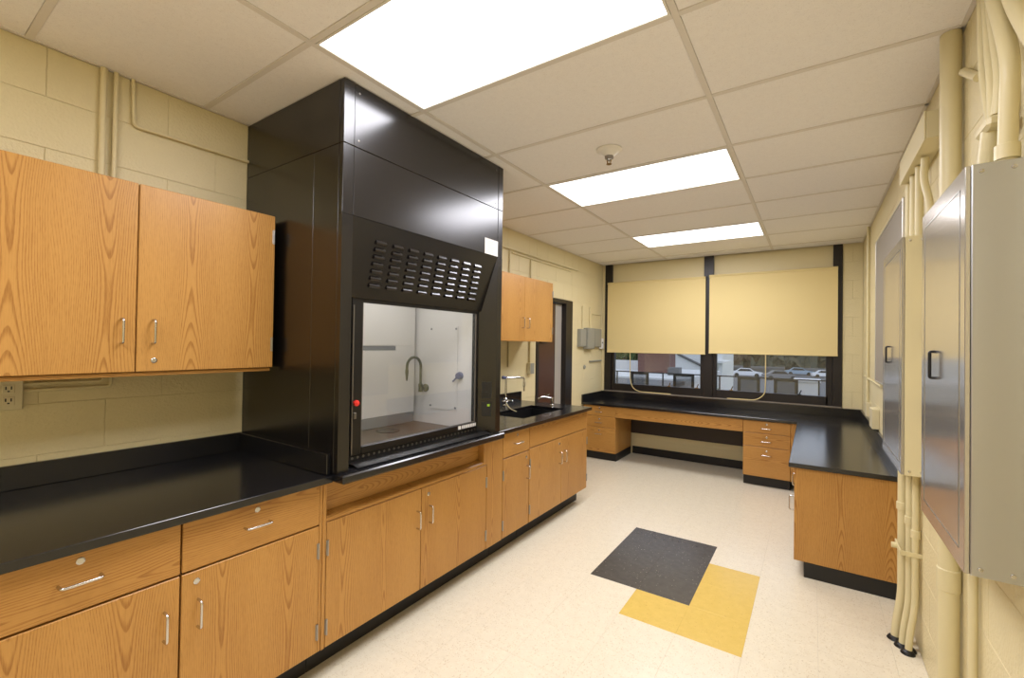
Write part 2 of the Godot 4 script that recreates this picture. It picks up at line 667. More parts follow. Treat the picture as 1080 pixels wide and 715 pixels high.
func build_shell() -> void:
	# floor: slab with square vinyl tiles laid on a one-foot grid
	var fl := setting("floor", V(RX / 2, 0, 2.2))
	simple("slab", fl, M.screed, -0.2, RX + 0.2, -0.2, -0.003, DR - 0.2, DB + 0.2, 0.0)
	var T := 0.3048
	var gx := 1.3475 - 5 * T
	var gd := 2.7206 - 15 * T
	var cache := {}
	for i in range(0, 12):
		for j in range(0, 30):
			var x0 := maxf(gx + i * T, 0.0)
			var x1 := minf(gx + (i + 1) * T, RX)
			var d0 := maxf(gd + j * T, DR)
			var d1 := minf(gd + (j + 1) * T, DB)
			if x1 - x0 < 0.01 or d1 - d0 < 0.01:
				continue
			if x1 < 0.64 and d0 > 0.15 and d1 < 3.85:
				continue    # under the cabinets
			if d1 < -0.4 or (d1 < 0.9 and x1 < 0.6):
				continue
			var m: Material = M.vct
			var ti := i - 5
			var tj := j - 15
			if ti >= 0 and ti < 2 and tj >= 0 and tj < 3:
				m = M.vct_black
			elif ti >= 1 and ti < 3 and tj >= -1 and tj < 2:
				m = M.vct_yellow
			var var_i := rng.randi() % 6
			var key := "%.3f %.3f %d" % [x1 - x0, d1 - d0, var_i]
			if not cache.has(key):
				var keep := org
				org = Vector3.ZERO
				uvo = Vector2(var_i * 0.173, var_i * 0.291)
				uvswap = var_i % 2 == 1
				var st := mb()
				box(st, -(x1 - x0) / 2 + 0.0002, (x1 - x0) / 2 - 0.0002, -0.003, 0.0, -(d1 - d0) / 2 + 0.0002, (d1 - d0) / 2 - 0.0002, 0.0004)
				uvo = Vector2.ZERO
				uvswap = false
				org = keep
				cache[key] = st.commit()
			piece("tile", fl, cache[key], m, V((x0 + x1) / 2, 0, (d0 + d1) / 2))
	var rest := mb()
	box(rest, 0.0, RX, -0.003, -0.0005, DR, -0.4, 0.0)
	box(rest, 0.0, 0.6, -0.003, -0.0005, -0.4, 3.85, 0.0)
	var fr := part("tile_field", rest, M.vct, fl)
	fr.set_meta("kind", "stuff")

	# ceiling: deck, exposed tees and lay-in panels
	var ce := setting("ceiling", V(RX / 2, CH, 2.2))
	simple("deck", ce, M.screed, -0.2, RX + 0.2, CH + 0.12, CH + 0.3, DR - 0.2, DB + 0.2, 0.0)
	var xs := [0.0, TL, TR, RX]
	var ds := [DR]
	for k in range(-6, 9):
		var dd := G0 + k * GS
		if dd > DR + 0.05 and dd < DB - 0.05:
			ds.append(dd)
	ds.append(DB)
	for k in range(1, 3):
		simple("main_tee", ce, M.tee, xs[k] - 0.012, xs[k] + 0.012, CH, CH + 0.04, DR, DB, 0.001)
	for k in range(1, ds.size() - 1):
		for q in 3:
			var xa: float = xs[q] + (0.012 if q > 0 else 0.0)
			var xb: float = xs[q + 1] - (0.012 if q < 2 else 0.0)
			simple("cross_tee", ce, M.tee, xa, xb, CH, CH + 0.03, ds[k] - 0.012, ds[k] + 0.012, 0.001)
	var wa := mb()
	box(wa, 0.0, 0.015, CH, CH + 0.02, DR, DB, 0.0)
	box(wa, RX - 0.015, RX, CH, CH + 0.02, DR, DB, 0.0)
	box(wa, 0.015, RX - 0.015, CH, CH + 0.02, DB - 0.015, DB, 0.0)
	part("wall_angle", wa, M.tee, ce)
	var lamp_rows := []
	for k in [-3, 0, 3, 6]:
		lamp_rows.append(G0 + k * GS)
	for k in range(ds.size() - 1):
		for q in 3:
			var is_lamp := false
			if q == 1:
				for lr in lamp_rows:
					if absf(ds[k + 1] - lr) < 0.01:
						is_lamp = true
			var st := mb()
			uvo = Vector2(k * 0.37, q * 0.61)
			if is_lamp:
				box(st, xs[q] + 0.012, xs[q + 1] - 0.012, CH + 0.055, CH + 0.07, ds[k] + 0.012, ds[k + 1] - 0.012, 0.0)
			else:
				box(st, xs[q] + 0.013, xs[q + 1] - 0.013, CH + 0.004, CH + 0.02, ds[k] + 0.013, ds[k + 1] - 0.013, 0.001)
			uvo = Vector2.ZERO
			part("ceiling_panel", st, M.white_metal if is_lamp else M.ceiling_tile, ce)

	# left wall with the door opening (door from d 4.25 to 5.13, 2.03 high)
	var wl := setting("wall_left", V(0, 0, 2.2))
	var st := mb()
	box(st, -0.2, -0.004, 0.0, CH + 0.12, DR - 0.2, 4.25, 0.0)
	box(st, -0.2, -0.004, 0.0, CH + 0.12, 5.13, DB + 0.3, 0.0)
	box(st, -0.2, -0.004, 2.035, CH + 0.12, 4.25, 5.13, 0.0)
	part("backing", st, M.mortar, wl)
	block_wall(wl, 0, -0.004, 0.004, -0.2, 1.194, 0.914, CH, 0.023, [[0.13, 1.2, 1.38, 2.06]], M.paint)
	block_wall(wl, 0, -0.004, 0.004, 2.40, 4.25, 0.914, CH, 0.023, [], M.paint)
	block_wall(wl, 0, -0.004, 0.004, 4.25, 5.13, 2.035, CH, 0.023, [], M.paint)
	block_wall(wl, 0, -0.004, 0.004, 5.13, DB, 0.0, CH, 0.023, [], M.paint)

	# right wall
	var wr := setting("wall_right", V(RX, 0, 2.2))
	simple("backing", wr, M.mortar, RX + 0.004, RX + 0.2, 0.0, CH + 0.12, DR - 0.2, DB + 0.3, 0.0)
	block_wall(wr, 0, RX + 0.004, -0.004, 0.9, DB, 0.0, CH, 0.11, [], M.paint)
	simple("plaster", wr, M.paint, RX, RX + 0.004, 0.0, CH, DR, 0.898, 0.0)

	# rear wall, behind the camera
	var rw := setting("wall_rear", V(RX / 2, 0, DR))
	simple("plaster", rw, M.paint, -0.004, RX + 0.004, 0.0, CH + 0.12, DR - 0.2, DR, 0.0)

	# back wall: low wall under the windows and the pier at the right
	var wb := setting("wall_back", V(RX / 2, 0, DB))
	st = mb()
	box(st, 0.0, RX, 0.0, 0.28, DB + 0.004, DB + 0.2, 0.0)
	box(st, 0.0, RX, 0.28, 0.83, DB + 0.004, DB + 0.2, 0.0)
	box(st, 2.806, RX + 0.004, 0.83, CH + 0.12, DB + 0.004, DB + 0.2, 0.0)
	box(st, -0.004, 0.043, 0.83, CH + 0.12, DB + 0.004, DB + 0.2, 0.0)
	box(st, 0.043, 2.806, 2.58, CH + 0.12, DB + 0.09, DB + 0.2, 0.0)
	part("backing", st, M.mortar, wb)
	simple("dark_panel", wb, M.panel_brown, 0.0, RX, 0.28, 0.83, DB - 0.012, DB + 0.004, 0.001, "dark brown panel under the window counter")
	block_wall(wb, 2, DB + 0.004, -0.004, 0.0, RX, 0.0, 0.28, 0.0, [], M.paint)
	block_wall(wb, 2, DB + 0.004, -0.004, 2.806, RX, 0.83, CH, 0.05, [], M.paint)
	block_wall(wb, 2, DB + 0.004, -0.004, 0.0, 0.043, 0.83, CH, 0.0, [], M.paint)
	var bb := setting("baseboard_back", V(1.2, 0, DB))
	simple("strip", bb, M.vinyl, 0.47, 1.91, 0.0, 0.1, DB - 0.008, DB, 0.002)

# ---------------------------------------------------------------- windows, blinds, railing
func build_windows() -> void:
	var tr := setting("trim_1", V(1.43, 0.83, DB))
	for p in [[0.045, 0.145], [1.378, 1.49], [2.719, 2.804]]:
		simple("post", tr, M.bronze, p[0], p[1], 0.845, CH, DB - 0.012, DB + 0.09, 0.002)
	simple("sill", tr, M.sill, 0.045, 2.804, 0.83, 0.845, DB - 0.03, DB + 0.12, 0.003)
	for p in [[0.145, 1.378], [1.49, 2.719]]:
		simple("header_panel", tr, M.paint, p[0], p[1], 2.30, CH, DB + 0.03, DB + 0.08, 0.001)
	var wins := [[0.145, 1.378], [1.49, 2.719]]
	for i in 2:
		var x0: float = wins[i][0]
		var x1: float = wins[i][1]
		var w := setting("window_%d" % (i + 1), V((x0 + x1) / 2, 0.845, DB + 0.05))
		var st := mb()
		box(st, x0, x0 + 0.04, 0.845, 2.30, DB + 0.01, DB + 0.075, 0.002)
		box(st, x1 - (0.04 if i == 0 else 0.06), x1, 0.845, 2.30, DB + 0.01, DB + 0.075, 0.002)
		box(st, x0 + 0.04, x1 - 0.04, 0.845, 0.945, DB + 0.01, DB + 0.075, 0.002)
		box(st, x0 + 0.04, x1 - 0.04, 2.24, 2.30, DB + 0.01, DB + 0.075, 0.002)
		part("window_frame", st, M.bronze, w)
		simple("pane", w, M.glass, x0 + 0.04, x1 - 0.04, 0.945, 2.24, DB + 0.04, DB + 0.044, 0.0)
		for lx in ([0.95, 1.30] if i == 0 else [1.70, 2.41]):
			var a := mb()
			box(a, lx - 0.02, lx + 0.02, 0.945, 0.955, DB - 0.002, DB + 0.03, 0.002)
			tube(a, [V(lx, 0.955, DB + 0.01), V(lx + 0.02, 1.0, DB - 0.002)], 0.006, 8)
			part("latch", a, M.brass if i == 0 or lx < 2.0 else M.black, w)
	# blinds
	var bl := [[0.098, 1.410, 1.383, 2.372], [1.447, 2.765, 1.398, 2.385]]
	var bw := ["cream roller blind on the window beside the grey switch boxes", "cream roller blind on the window beside the bare cream pier"]
	for i in 2:
		var b: Array = bl[i]
		var o := thing("roller_blind", bw[i], "roller blind", V((b[0] + b[1]) / 2, b[2], DB - 0.05), "cream roller blinds")
		var st := mb()
		box(st, b[0] + 0.004, b[1] - 0.004, b[2] + 0.02, b[3] - 0.02, DB - 0.056, DB - 0.054, 0.0)
		part("fabric", st, M.blind, o)
		st = mb()
		tube(st, [V(b[0], b[3] - 0.012, DB - 0.048), V(b[1], b[3] - 0.012, DB - 0.048)], 0.016, 14)
		part("roller", st, M.blind, o)
		st = mb()
		box(st, b[0] + 0.002, b[1] - 0.002, b[2], b[2] + 0.022, DB - 0.062, DB - 0.05, 0.003)
		part("hem_bar", st, M.blind, o)
		for e in [b[0], b[1]]:
			simple("bracket", o, M.bronze, e - 0.003, e + 0.001 if e == b[0] else e + 0.003, b[3] - 0.03, b[3] + 0.008, DB - 0.07, DB - 0.012, 0.0)
		st = mb()
		var c: Array
		if i == 0:
			c = [V(0.44, b[2] + 0.01, DB - 0.064), V(0.44, 1.02, DB - 0.05), V(0.47, 0.90, DB - 0.04), V(0.56, 0.852, DB - 0.025), V(0.98, 0.85, DB - 0.022)]
		else:
			c = [V(2.075, b[2] + 0.01, DB - 0.064), V(2.075, 1.05, DB - 0.05), V(2.07, 0.93, DB - 0.04), V(1.98, 0.852, DB - 0.025), V(1.66, 0.85, DB - 0.022)]
		tube(st, round_path(c, 0.08), 0.006, 8)
		part("cord", st, M.blind, o, "thin cream pull cord trailing onto the sill")

# ---------------------------------------------------------------- cabinets on the left wall
func base_body(o: Node3D, d0: float, d1: float, kick1: float) -> void:
	simple("body", o, M.inside, 0.16, 0.753, 0.14, 0.868, d0 + 0.001, d1 - 0.001, 0.001)
	simple("toe_kick", o, M.vinyl, 0.2, 0.667, 0.0, 0.139, d0 + 0.001, kick1, 0.002, "black vinyl toe kick")

func build_left_units() -> void:
	var FX := 0.773
	# near base cabinet: two drawers over two doors
	var o := thing("base_cabinet", "oak base cabinet with two drawers over two doors under the long black worktop", "cabinet", V(0.45, 0, 0.64))
	base_body(o, 0.118, 1.172, 1.172)
	var halves := [[0.121, 0.643], [0.649, 1.156]]
	for i in 2:
		var a: float = halves[i][0]
		var b: float = halves[i][1]
		var dr := front_x("drawer", o, M.oak2, FX, 0.690, 0.866, a, b, true, Vector2(0.31 + 0.4 * i, 0.2))
		var mid: float = [0.393, 0.893][i]
		handle(dr, V(FX, 0.778, mid - 0.046), V(FX, 0.778, mid + 0.046), Vector3(0.03, 0, 0))
		lock(dr, V(FX, 0.834, mid), Vector3.RIGHT)
		var dn := front_x("door", o, M.oak, FX, 0.142, 0.683, a, b, false, Vector2(0.09 + 0.52 * i, 0.33 * i))
		var hd: float = [0.600, 0.698][i]
		handle(dn, V(FX, 0.49, hd), V(FX, 0.583, hd), Vector3(0.03, 0, 0))
		if i == 1:
			lock(dn, V(FX, 0.648, 0.692), Vector3.RIGHT)
			hinge(dn, FX, 0.578, 1.152)
			hinge(dn, FX, 0.232, 1.152)
	oak_box("stile", o, FX - 0.02, FX - 0.003, 0.14, 0.868, 1.158, 1.172, Vector2.ZERO)
	# cabinet under the fume hood
	o = thing("hood_cabinet", "oak base cabinet with two doors and a recessed panel under the fume hood", "cabinet", V(0.45, 0, 1.85))
	simple("body", o, M.inside, 0.16, 0.72, 0.14, 0.868, 1.175, 2.53, 0.001)
	simple("toe_kick", o, M.vinyl, 0.2, 0.667, 0.0, 0.139, 1.173, 2.532, 0.002, "black vinyl toe kick")
	oak_box("stile", o, 0.722, FX, 0.14, 0.868, 1.173, 1.190, Vector2.ZERO)
	oak_box("filler_panel", o, 0.722, FX, 0.14, 0.868, 2.356, 2.531, Vector2(0.2, 0.1), false, M.oak2)
	oak_box("recessed_panel", o, 0.7205, 0.729, 0.722, 0.868, 1.191, 2.318, Vector2(0.15, 0.4), true, M.oak2)
	oak_box("stile", o, 0.722, FX, 0.692, 0.868, 2.319, 2.355, Vector2(0.4, 0.1))
	var lg := mb()
	uvswap = true
	prism(lg, [Vector2(0.7215, 0.692), Vector2(FX - 0.001, 0.692), Vector2(FX - 0.001, 0.706), Vector2(FX - 0.008, 0.713), Vector2(0.7300, 0.7215), Vector2(0.7215, 0.7215)], 2, 1.191, 2.318)
	uvswap = false
	part("ledge", lg, M.oak, o)
	var dn1 := front_x("door", o, M.oak, FX, 0.142, 0.688, 1.193, 1.764, false, Vector2(0.62, 0.7))
	handle(dn1, V(FX, 0.483, 1.733), V(FX, 0.575, 1.733), Vector3(0.03, 0, 0))
	hinge(dn1, FX, 0.577, 1.197)
	hinge(dn1, FX, 0.232, 1.197)
	var dn2 := front_x("door", o, M.oak2, FX, 0.142, 0.688, 1.768, 2.352, false, Vector2(0.14, 0.5))
	handle(dn2, V(FX, 0.487, 1.826), V(FX, 0.579, 1.826), Vector3(0.03, 0, 0))
	lock(dn2, V(FX, 0.645, 1.818), Vector3.RIGHT)
	hinge(dn2, FX, 0.577, 2.349)
	hinge(dn2, FX, 0.232, 2.349)
	# narrow drawer cabinet
	o = thing("narrow_cabinet", "narrow oak base cabinet with one drawer over one door beside the hood", "cabinet", V(0.45, 0, 2.71))
	base_body(o, 2.533, 2.883, 2.883)
	var nd := front_x("drawer", o, M.oak, FX, 0.692, 0.866, 2.537, 2.880, true, Vector2(0.5, 0.3))
	handle(nd, V(FX, 0.775, 2.67), V(FX, 0.775, 2.762), Vector3(0.03, 0, 0))
	lock(nd, V(FX, 0.83, 2.716), Vector3.RIGHT)
	var nn := front_x("door", o, M.oak2, FX, 0.142, 0.685, 2.537, 2.880, false, Vector2(0.36, 0.2))
	handle(nn, V(FX, 0.487, 2.845), V(FX, 0.579, 2.845), Vector3(0.03, 0, 0))
	lock(nn, V(FX, 0.645, 2.84), Vector3.RIGHT)
	hinge(nn, FX, 0.575, 2.541)
	hinge(nn, FX, 0.232, 2.541)
	# sink cabinet
	o = thing("sink_cabinet", "oak sink base cabinet with plain apron over two doors", "cabinet", V(0.45, 0, 3.4))
	var bs := mb()
	box(bs, 0.16, 0.753, 0.14, 0.60, 2.886, 3.899, 0.001)
	box(bs, 0.70, 0.753, 0.601, 0.868, 2.886, 3.899, 0.001)
	part("body", bs, M.inside, o)
	oak_box("end_panel", o, 0.16, 0.754, 0.14, 0.868, 3.90, 3.918, Vector2(0.1, 0.3))
	simple("toe_kick", o, M.vinyl, 0.2, 0.667, 0.0, 0.139, 2.885, 3.93, 0.002, "black vinyl toe kick")
	front_x("apron", o, M.oak2, FX, 0.702, 0.866, 2.888, 3.917, true, Vector2(0.7, 0.15))
	for i in 2:
		var a := 2.888 if i == 0 else 3.403
		var b := 3.400 if i == 0 else 3.917
		var sdn := front_x("door", o, M.oak if i == 0 else M.oak2, FX, 0.142, 0.695, a, b, false, Vector2(0.3 + 0.26 * i, 0.6))
		var hd := 3.36 if i == 0 else 3.445
		handle(sdn, V(FX, 0.487, hd), V(FX, 0.579, hd), Vector3(0.03, 0, 0))
		if i == 0:
			lock(sdn, V(FX, 0.65, 3.36), Vector3.RIGHT)
		hinge(sdn, FX, 0.585, 2.893 if i == 0 else 3.912)
		hinge(sdn, FX, 0.24, 2.893 if i == 0 else 3.912)

	# near worktop with splashes
	o = thing("worktop", "long black epoxy worktop with backsplash between the near wall and fume hood", "worktop", V(0.4, 0.869, 0.65))
	simple("slab", o, M.epoxy, 0.0, 0.8104, 0.870, 0.8986, 0.095, 1.1925, 0.0015)
	simple("backsplash", o, M.epoxy, 0.0005, 0.02, 0.8988, 0.992, 0.095, 1.1925, 0.002)
	simple("side_splash", o, M.epoxy, 0.0205, 0.792, 0.8988, 0.992, 1.173, 1.1925, 0.002)

	# wall cabinet over the near worktop
	o = thing("wall_cabinet", "oak wall cabinet with two large doors hung beside the fume hood", "cabinet", V(0.17, 1.345, 0.63))
	var wc := mb()
	uvo = Vector2(0.3, 0.0)
	box(wc, 0.0, 0.330, 1.350, 2.086, 0.092, 1.160, 0.001)
	uvo = Vector2.ZERO
	part("body", wc, M.oak2, o)
	oak_box("light_rail", o, 0.30, 0.335, 1.334, 1.3495, 0.092, 1.160, Vector2(0.1, 0.2), true)
	for i in 2:
		var a := 0.095 if i == 0 else 0.634
		var b := 0.630 if i == 0 else 1.165
		var dn := front_x("door", o, M.oak, 0.350, 1.352, 2.088, a, b, false, Vector2(0.52 * i + 0.13, 0.2 + 0.3 * i))
		var hd := 0.585 if i == 0 else 0.684
		handle(dn, V(0.350, 1.464, hd), V(0.350, 1.557, hd), Vector3(0.03, 0, 0))
		if i == 1:
			lock(dn, V(0.350, 1.396, 0.690), Vector3.RIGHT)
			hinge(dn, 0.350, 1.985, 1.158)
			hinge(dn, 0.350, 1.464, 1.158)
	# wall cabinet over the sink
	o = thing("wall_cabinet", "small oak wall cabinet with two doors hung over the sink", "cabinet", V(0.17, 1.505, 3.5))
	wc = mb()
	box(wc, 0.0, 0.330, 1.510, 2.098, 2.93, 3.985, 0.001)
	part("body", wc, M.oak2, o)
	for i in 2:
		var a := 2.93 if i == 0 else 3.459
		var b := 3.456 if i == 0 else 3.986
		var dn := front_x("door", o, M.oak if i == 1 else M.oak2, 0.350, 1.508, 2.100, a, b, false, Vector2(0.26 * i + 0.4, 0.1 + 0.3 * i))
		var hd := 3.415 if i == 0 else 3.50
		handle(dn, V(0.350, 1.63, hd), V(0.350, 1.722, hd), Vector3(0.03, 0, 0))
		if i == 1:
			hinge(dn, 0.350, 1.985, 3.981)
			hinge(dn, 0.350, 1.62, 3.981)

# ---------------------------------------------------------------- fume hood
func build_hood() -> void:
	var D0 := 1.194
	var D1 := 2.401
	var XF := 0.8367
	var o := thing("fume_hood", "tall black fume hood with glass sash reaching up to the ceiling", "fume hood", V(0.42, 0.8695, 1.8))
	var XG := 0.722   # sash plane
	# outer sides: lower and upper sheets with a seam
	for s in [[D0, D0 + 0.012], [D1 - 0.012, D1]]:
		simple("side_panel", o, M.hood, 0.0, 0.62, 0.909, 2.352, s[0], s[1], 0.001)
		simple("side_panel", o, M.hood, 0.6205, XF - 0.03, 0.909, 2.352, s[0], s[1], 0.001)
		simple("side_panel", o, M.hood, 0.0, XF - 0.03, 2.354, CH - 0.001, s[0], s[1], 0.001)
	# corner posts with bevelled inner faces
	var pl := mb()
	prism(pl, [Vector2(XF, D0), Vector2(XF, 1.250), Vector2(XG + 0.01, 1.318), Vector2(XG - 0.03, 1.318), Vector2(XG - 0.03, D0 + 0.013), Vector2(XF - 0.028, D0 + 0.013), Vector2(XF - 0.028, D0)], 1, 0.909, 2.043)
	part("corner_post", pl, M.hood, o)
	var pr := mb()
	prism(pr, [Vector2(XF, D1), Vector2(XF, 2.352), Vector2(XG + 0.01, 2.282), Vector2(XG - 0.03, 2.282), Vector2(XG - 0.03, D1 - 0.013), Vector2(XF - 0.028, D1 - 0.013), Vector2(XF - 0.028, D1)], 1, 0.909, 2.043)
	part("corner_post", pr, M.hood, o)
	for s in [[D0, 1.250], [2.352, D1]]:
		simple("post_cover", o, M.hood, XF - 0.028, XF, 2.0435, 2.352, s[0], s[1], 0.002)
		simple("post_cover", o, M.hood, XF - 0.028, XF, 2.354, CH - 0.001, s[0], s[1], 0.002)
	# front sheets
	simple("top_panel", o, M.hood, XF - 0.02, XF - 0.002, 2.355, CH - 0.001, 1.2515, 2.3505, 0.0015)
	simple("front_panel", o, M.hood, XF - 0.02, XF - 0.002, 2.045, 2.3525, 1.2515, 2.3505, 0.0015)
	for q in [[1.275, 2.60], [1.275, 2.385], [2.325, 2.60], [2.325, 2.385]]:
		var sc := mb()
		lathe(sc, V(XF - 0.002, q[1], q[0]), Vector3.RIGHT, [[0.005, 0.0], [0.005, 0.001], [0.003, 0.002], [0.0, 0.002]], 10)
		part("screw", sc, M.rail, o)
	# sloping louvred panel from the front sheet down to the sash
	var ya := 2.043
	var yb := 1.690
	var xa := XF - 0.002
	var xb := XG + 0.03
	var lp := mb()
	prism(lp, [Vector2(xa, ya), Vector2(xb, yb), Vector2(xb - 0.012, yb), Vector2(xa - 0.014, ya)], 2, 1.2515, 2.3505)
	part("louver_panel", lp, M.hood, o)
	# louvres: eight columns, seven rows of pressed hoods
	var slope := Vector2(xb - xa, yb - ya).normalized()
	var nrm := Vector3(-slope.y, slope.x, 0)
	if nrm.x < 0:
		nrm = -nrm
	var dn3 := Vector3(slope.x, slope.y, 0)
	var lm := mb()
	var keep := org
	org = Vector3.ZERO
	var L := 0.032
	var prof := []
	for k in 7:
		var t := k / 6.0
		prof.append(dn3 * (-0.0105 + 0.021 * t) + nrm * (0.0095 * sin(t * PI * 0.74)))
	for k in 6:
		var p: Vector3 = prof[k]
		var q: Vector3 = prof[k + 1]
		var fn := (q - p).normalized().cross(Vector3(0, 0, 1))
		if fn.dot(nrm) < 0:
			fn = -fn
		face(lm, [p + Vector3(0, 0, L * 0.9), q + Vector3(0, 0, L), q - Vector3(0, 0, L), p - Vector3(0, 0, L * 0.9)], fn)
	for e in [-1.0, 1.0]:
		var pts := []
		for k in 7:
			pts.append(prof[k] + Vector3(0, 0, e * L * (0.9 + 0.1 * k / 6.0)))
		face(lm, pts, Vector3(0, 0, e))
	face(lm, [prof[6] + Vector3(0, 0, L), prof[6] - Vector3(0, 0, L), dn3 * 0.0105 - Vector3(0, 0, L), dn3 * 0.0105 + Vector3(0, 0, L)], dn3)
	org = keep
	var louvre := lm.commit()
	for c in 8:
		for r in 7:
			var yy := 1.957 - r * 0.0335
			var t := (ya - yy) / (ya - yb)
			var at := V(lerpf(xa, xb, t) , yy, 1.425 + c * 0.1065)
			piece("louver", o, louvre, M.louver_metal if M.has("louver_metal") else M.hood, at + nrm * 0.0002)
	# instruction label
	var lb := mb()
	box(lb, XF - 0.002, XF - 0.0008, 2.047, 2.145, 2.215, 2.352, 0.0)
	var lbl := part("label", lb, M.white, o, "white paper instruction label")
	var ink := mb()
	for k in 7:
		box(ink, XF - 0.0008, XF - 0.0004, 2.128 - k * 0.011, 2.130 - k * 0.011, 2.228, 2.337 - (k % 3) * 0.018, 0.0)
	part("print", ink, flat(rgb(205, 200, 195), 0.6), lbl)
	# interior liner
	var XB := 0.10
	var IL := 1.262
	var IR := 2.330
	var li := mb()
	box(li, XB - 0.01, XB, 0.909, 2.03, IL, IR, 0.0)
	part("liner_back", li, M.liner, o)
	li = mb()
	box(li, XB, XG - 0.032, 0.909, 2.03, IL - 0.01, IL, 0.0)
	part("liner_side", li, M.liner, o)
	li = mb()
	box(li, XB, XG - 0.032, 0.909, 2.03, IR, IR + 0.01, 0.0)
	part("liner_side", li, M.liner, o)
	li = mb()
	box(li, XB, XG - 0.032, 2.03, 2.04, IL, IR, 0.0)
	part("liner_top", li, M.liner, o)
	# the hood's own lamp in its roof
	var hl := mb()
	box(hl, 0.40, 0.56, 2.018, 2.029, 1.50, 2.10, 0.002)
	part("hood_lamp", hl, M.hood_tube, o, "flat white lamp in the hood roof")
	var al := AreaLight3D.new()
	al.name = "hood_lamp_light"
	al.area_size = Vector2(0.15, 0.58)
	al.rotation_degrees = Vector3(-90, 0, 0)
	al.position = V(0.48, 2.014, 1.80) - org
	al.light_color = Color(1.0, 0.98, 0.95)
	al.light_energy = 0.30
	al.area_range = 30.0
	al.shadow_enabled = true
	o.add_child(al)
	# baffle on the back, split by slots
	for bfl in [[0.985, 1.425], [1.458, 1.96]]:
		simple("baffle", o, M.liner, XB + 0.03, XB + 0.036, bfl[0], bfl[1], IL + 0.02, IR - 0.02, 0.001)
	simple("baffle_slot", o, M.slot, XB + 0.0305, XB + 0.034, 1.427, 1.456, IL + 0.02, 2.13, 0.0, "grey exhaust slot")
	simple("baffle", o, M.liner, XB + 0.03, XB + 0.036, 1.4255, 1.4575, 2.131, IR - 0.02, 0.0)
	simple("baffle_rail", o, M.slot, XB + 0.037, XB + 0.044, 0.9145, 0.984, IL + 0.02, IR - 0.03, 0.001)
	# access panel on the right side with screws
	simple("access_panel", o, M.liner, 0.27, 0.53, 1.02, 1.60, IR - 0.004, IR, 0.001)
	for q in [[0.285, 1.58], [0.515, 1.58], [0.285, 1.04], [0.515, 1.04]]:
		var asc := mb()
		lathe(asc, V(q[0], q[1], IR - 0.004), Vector3(0, 0, 1), [[0.008, 0.0], [0.007, 0.003], [0.0, 0.003]], 10)
		part("screw", asc, M.slot, o)
	# gooseneck water outlet on the right side
	var gn := mb()
	var gx := 0.235
	var pts := [V(gx, 1.16, IR), V(gx, 1.16, IR - 0.055), V(gx, 1.23, IR - 0.055), V(gx, 1.30, IR - 0.055)]
	for k in 9:
		var a := PI * k / 8.0
		pts.append(V(gx, 1.315 + 0.065 * sin(a), IR - 0.055 - 0.065 * (1.0 - cos(a))))
	pts.append(V(gx, 1.275, IR - 0.185))
	tube(gn, pts, 0.0095, 10)
	lathe(gn, V(gx, 1.16, IR), Vector3(0, 0, 1), [[0.028, 0.0], [0.028, 0.01], [0.018, 0.02], [0.014, 0.03]], 16)
	lathe(gn, V(gx, 1.135, IR - 0.055), Vector3.UP, [[0.0, 0.0], [0.016, 0.0], [0.016, 0.055], [0.010, 0.06]], 12)
	lathe(gn, V(gx, 1.275, IR - 0.185), Vector3.DOWN, [[0.012, -0.02], [0.012, 0.0], [0.008, 0.03], [0.005, 0.055], [0.0, 0.055]], 12)
	part("gooseneck", gn, M.olive, o, "olive green gooseneck water outlet")
	var kn := mb()
	lathe(kn, V(0.555, 1.262, IR), Vector3(0, 0, 1), [[0.026, 0.0], [0.026, 0.012], [0.021, 0.016], [0.021, 0.03], [0.0, 0.032]], 16)
	tube(kn, [V(0.555, 1.262, IR - 0.024), V(0.515, 1.222, IR - 0.032)], 0.006, 8)
	part("valve_knob", kn, M.blueknob, o, "blue grey gas valve knob")
	# worktop with dished floor and front nose
	var wt := mb()
	box(wt, 0.0, 0.8807, 0.8695, 0.9075, D0, D1, 0.006)
	part("worktop", wt, M.epoxy, o)
	simple("floor_tray", o, M.tray, 0.11, XG - 0.045, 0.9077, 0.9135, IL + 0.004, IR - 0.004, 0.002, "brown stained hood floor tray")
	var cup := mb()
	lathe(cup, V(0.28, 0.9137, 1.95), Vector3.UP, [[0.075, 0.0], [0.075, 0.004], [0.065, 0.004], [0.06, 0.001], [0.0, 0.001]], 24)
	part("cup_sink", cup, M.vinyl, o)
	# sash: frame, pane, handle strip and brand mark
	var ss := mb()
	var g0 := 1.400
	var g1 := 2.283
	box(ss, XG, XG + 0.022, 0.945, 1.715, 1.322, 1.385, 0.002)
	box(ss, XG, XG + 0.022, 0.945, 1.715, g1 - 0.024, g1 - 0.001, 0.002)
	box(ss, XG, XG + 0.022, 1.672, 1.715, 1.385, g1 - 0.024, 0.002)
	box(ss, XG, XG + 0.026, 0.945, 0.982, 1.385, g1 - 0.024, 0.003)
	var sash := part("sash", ss, M.hood_rim, o)
	var sg := mb()
	box(sg, XG + 0.008, XG + 0.013, 0.982, 1.672, 1.385, g1 - 0.024, 0.0)
	part("glass", sg, M.glass, sash)
	var edge := mb()
	box(edge, XG + 0.0131, XG + 0.0205, 0.982, 0.986, 1.385, g1 - 0.024, 0.001)
	box(edge, XG + 0.0131, XG + 0.0205, 0.986, 1.672, 1.385, 1.389, 0.001)
	box(edge, XG + 0.0131, XG + 0.0205, 0.986, 1.672, g1 - 0.028, g1 - 0.024, 0.001)
	part("bead", edge, M.bead, sash)
	var bm := mb()
	box(bm, XG + 0.026, XG + 0.027, 0.955, 0.976, 2.09, 2.115, 0.0)
	for k in 9:
		box(bm, XG + 0.026, XG + 0.027, 0.956, 0.976, 2.125 + k * 0.0155, 2.136 + k * 0.0155, 0.0)
	part("brand_mark", bm, M.white, sash)
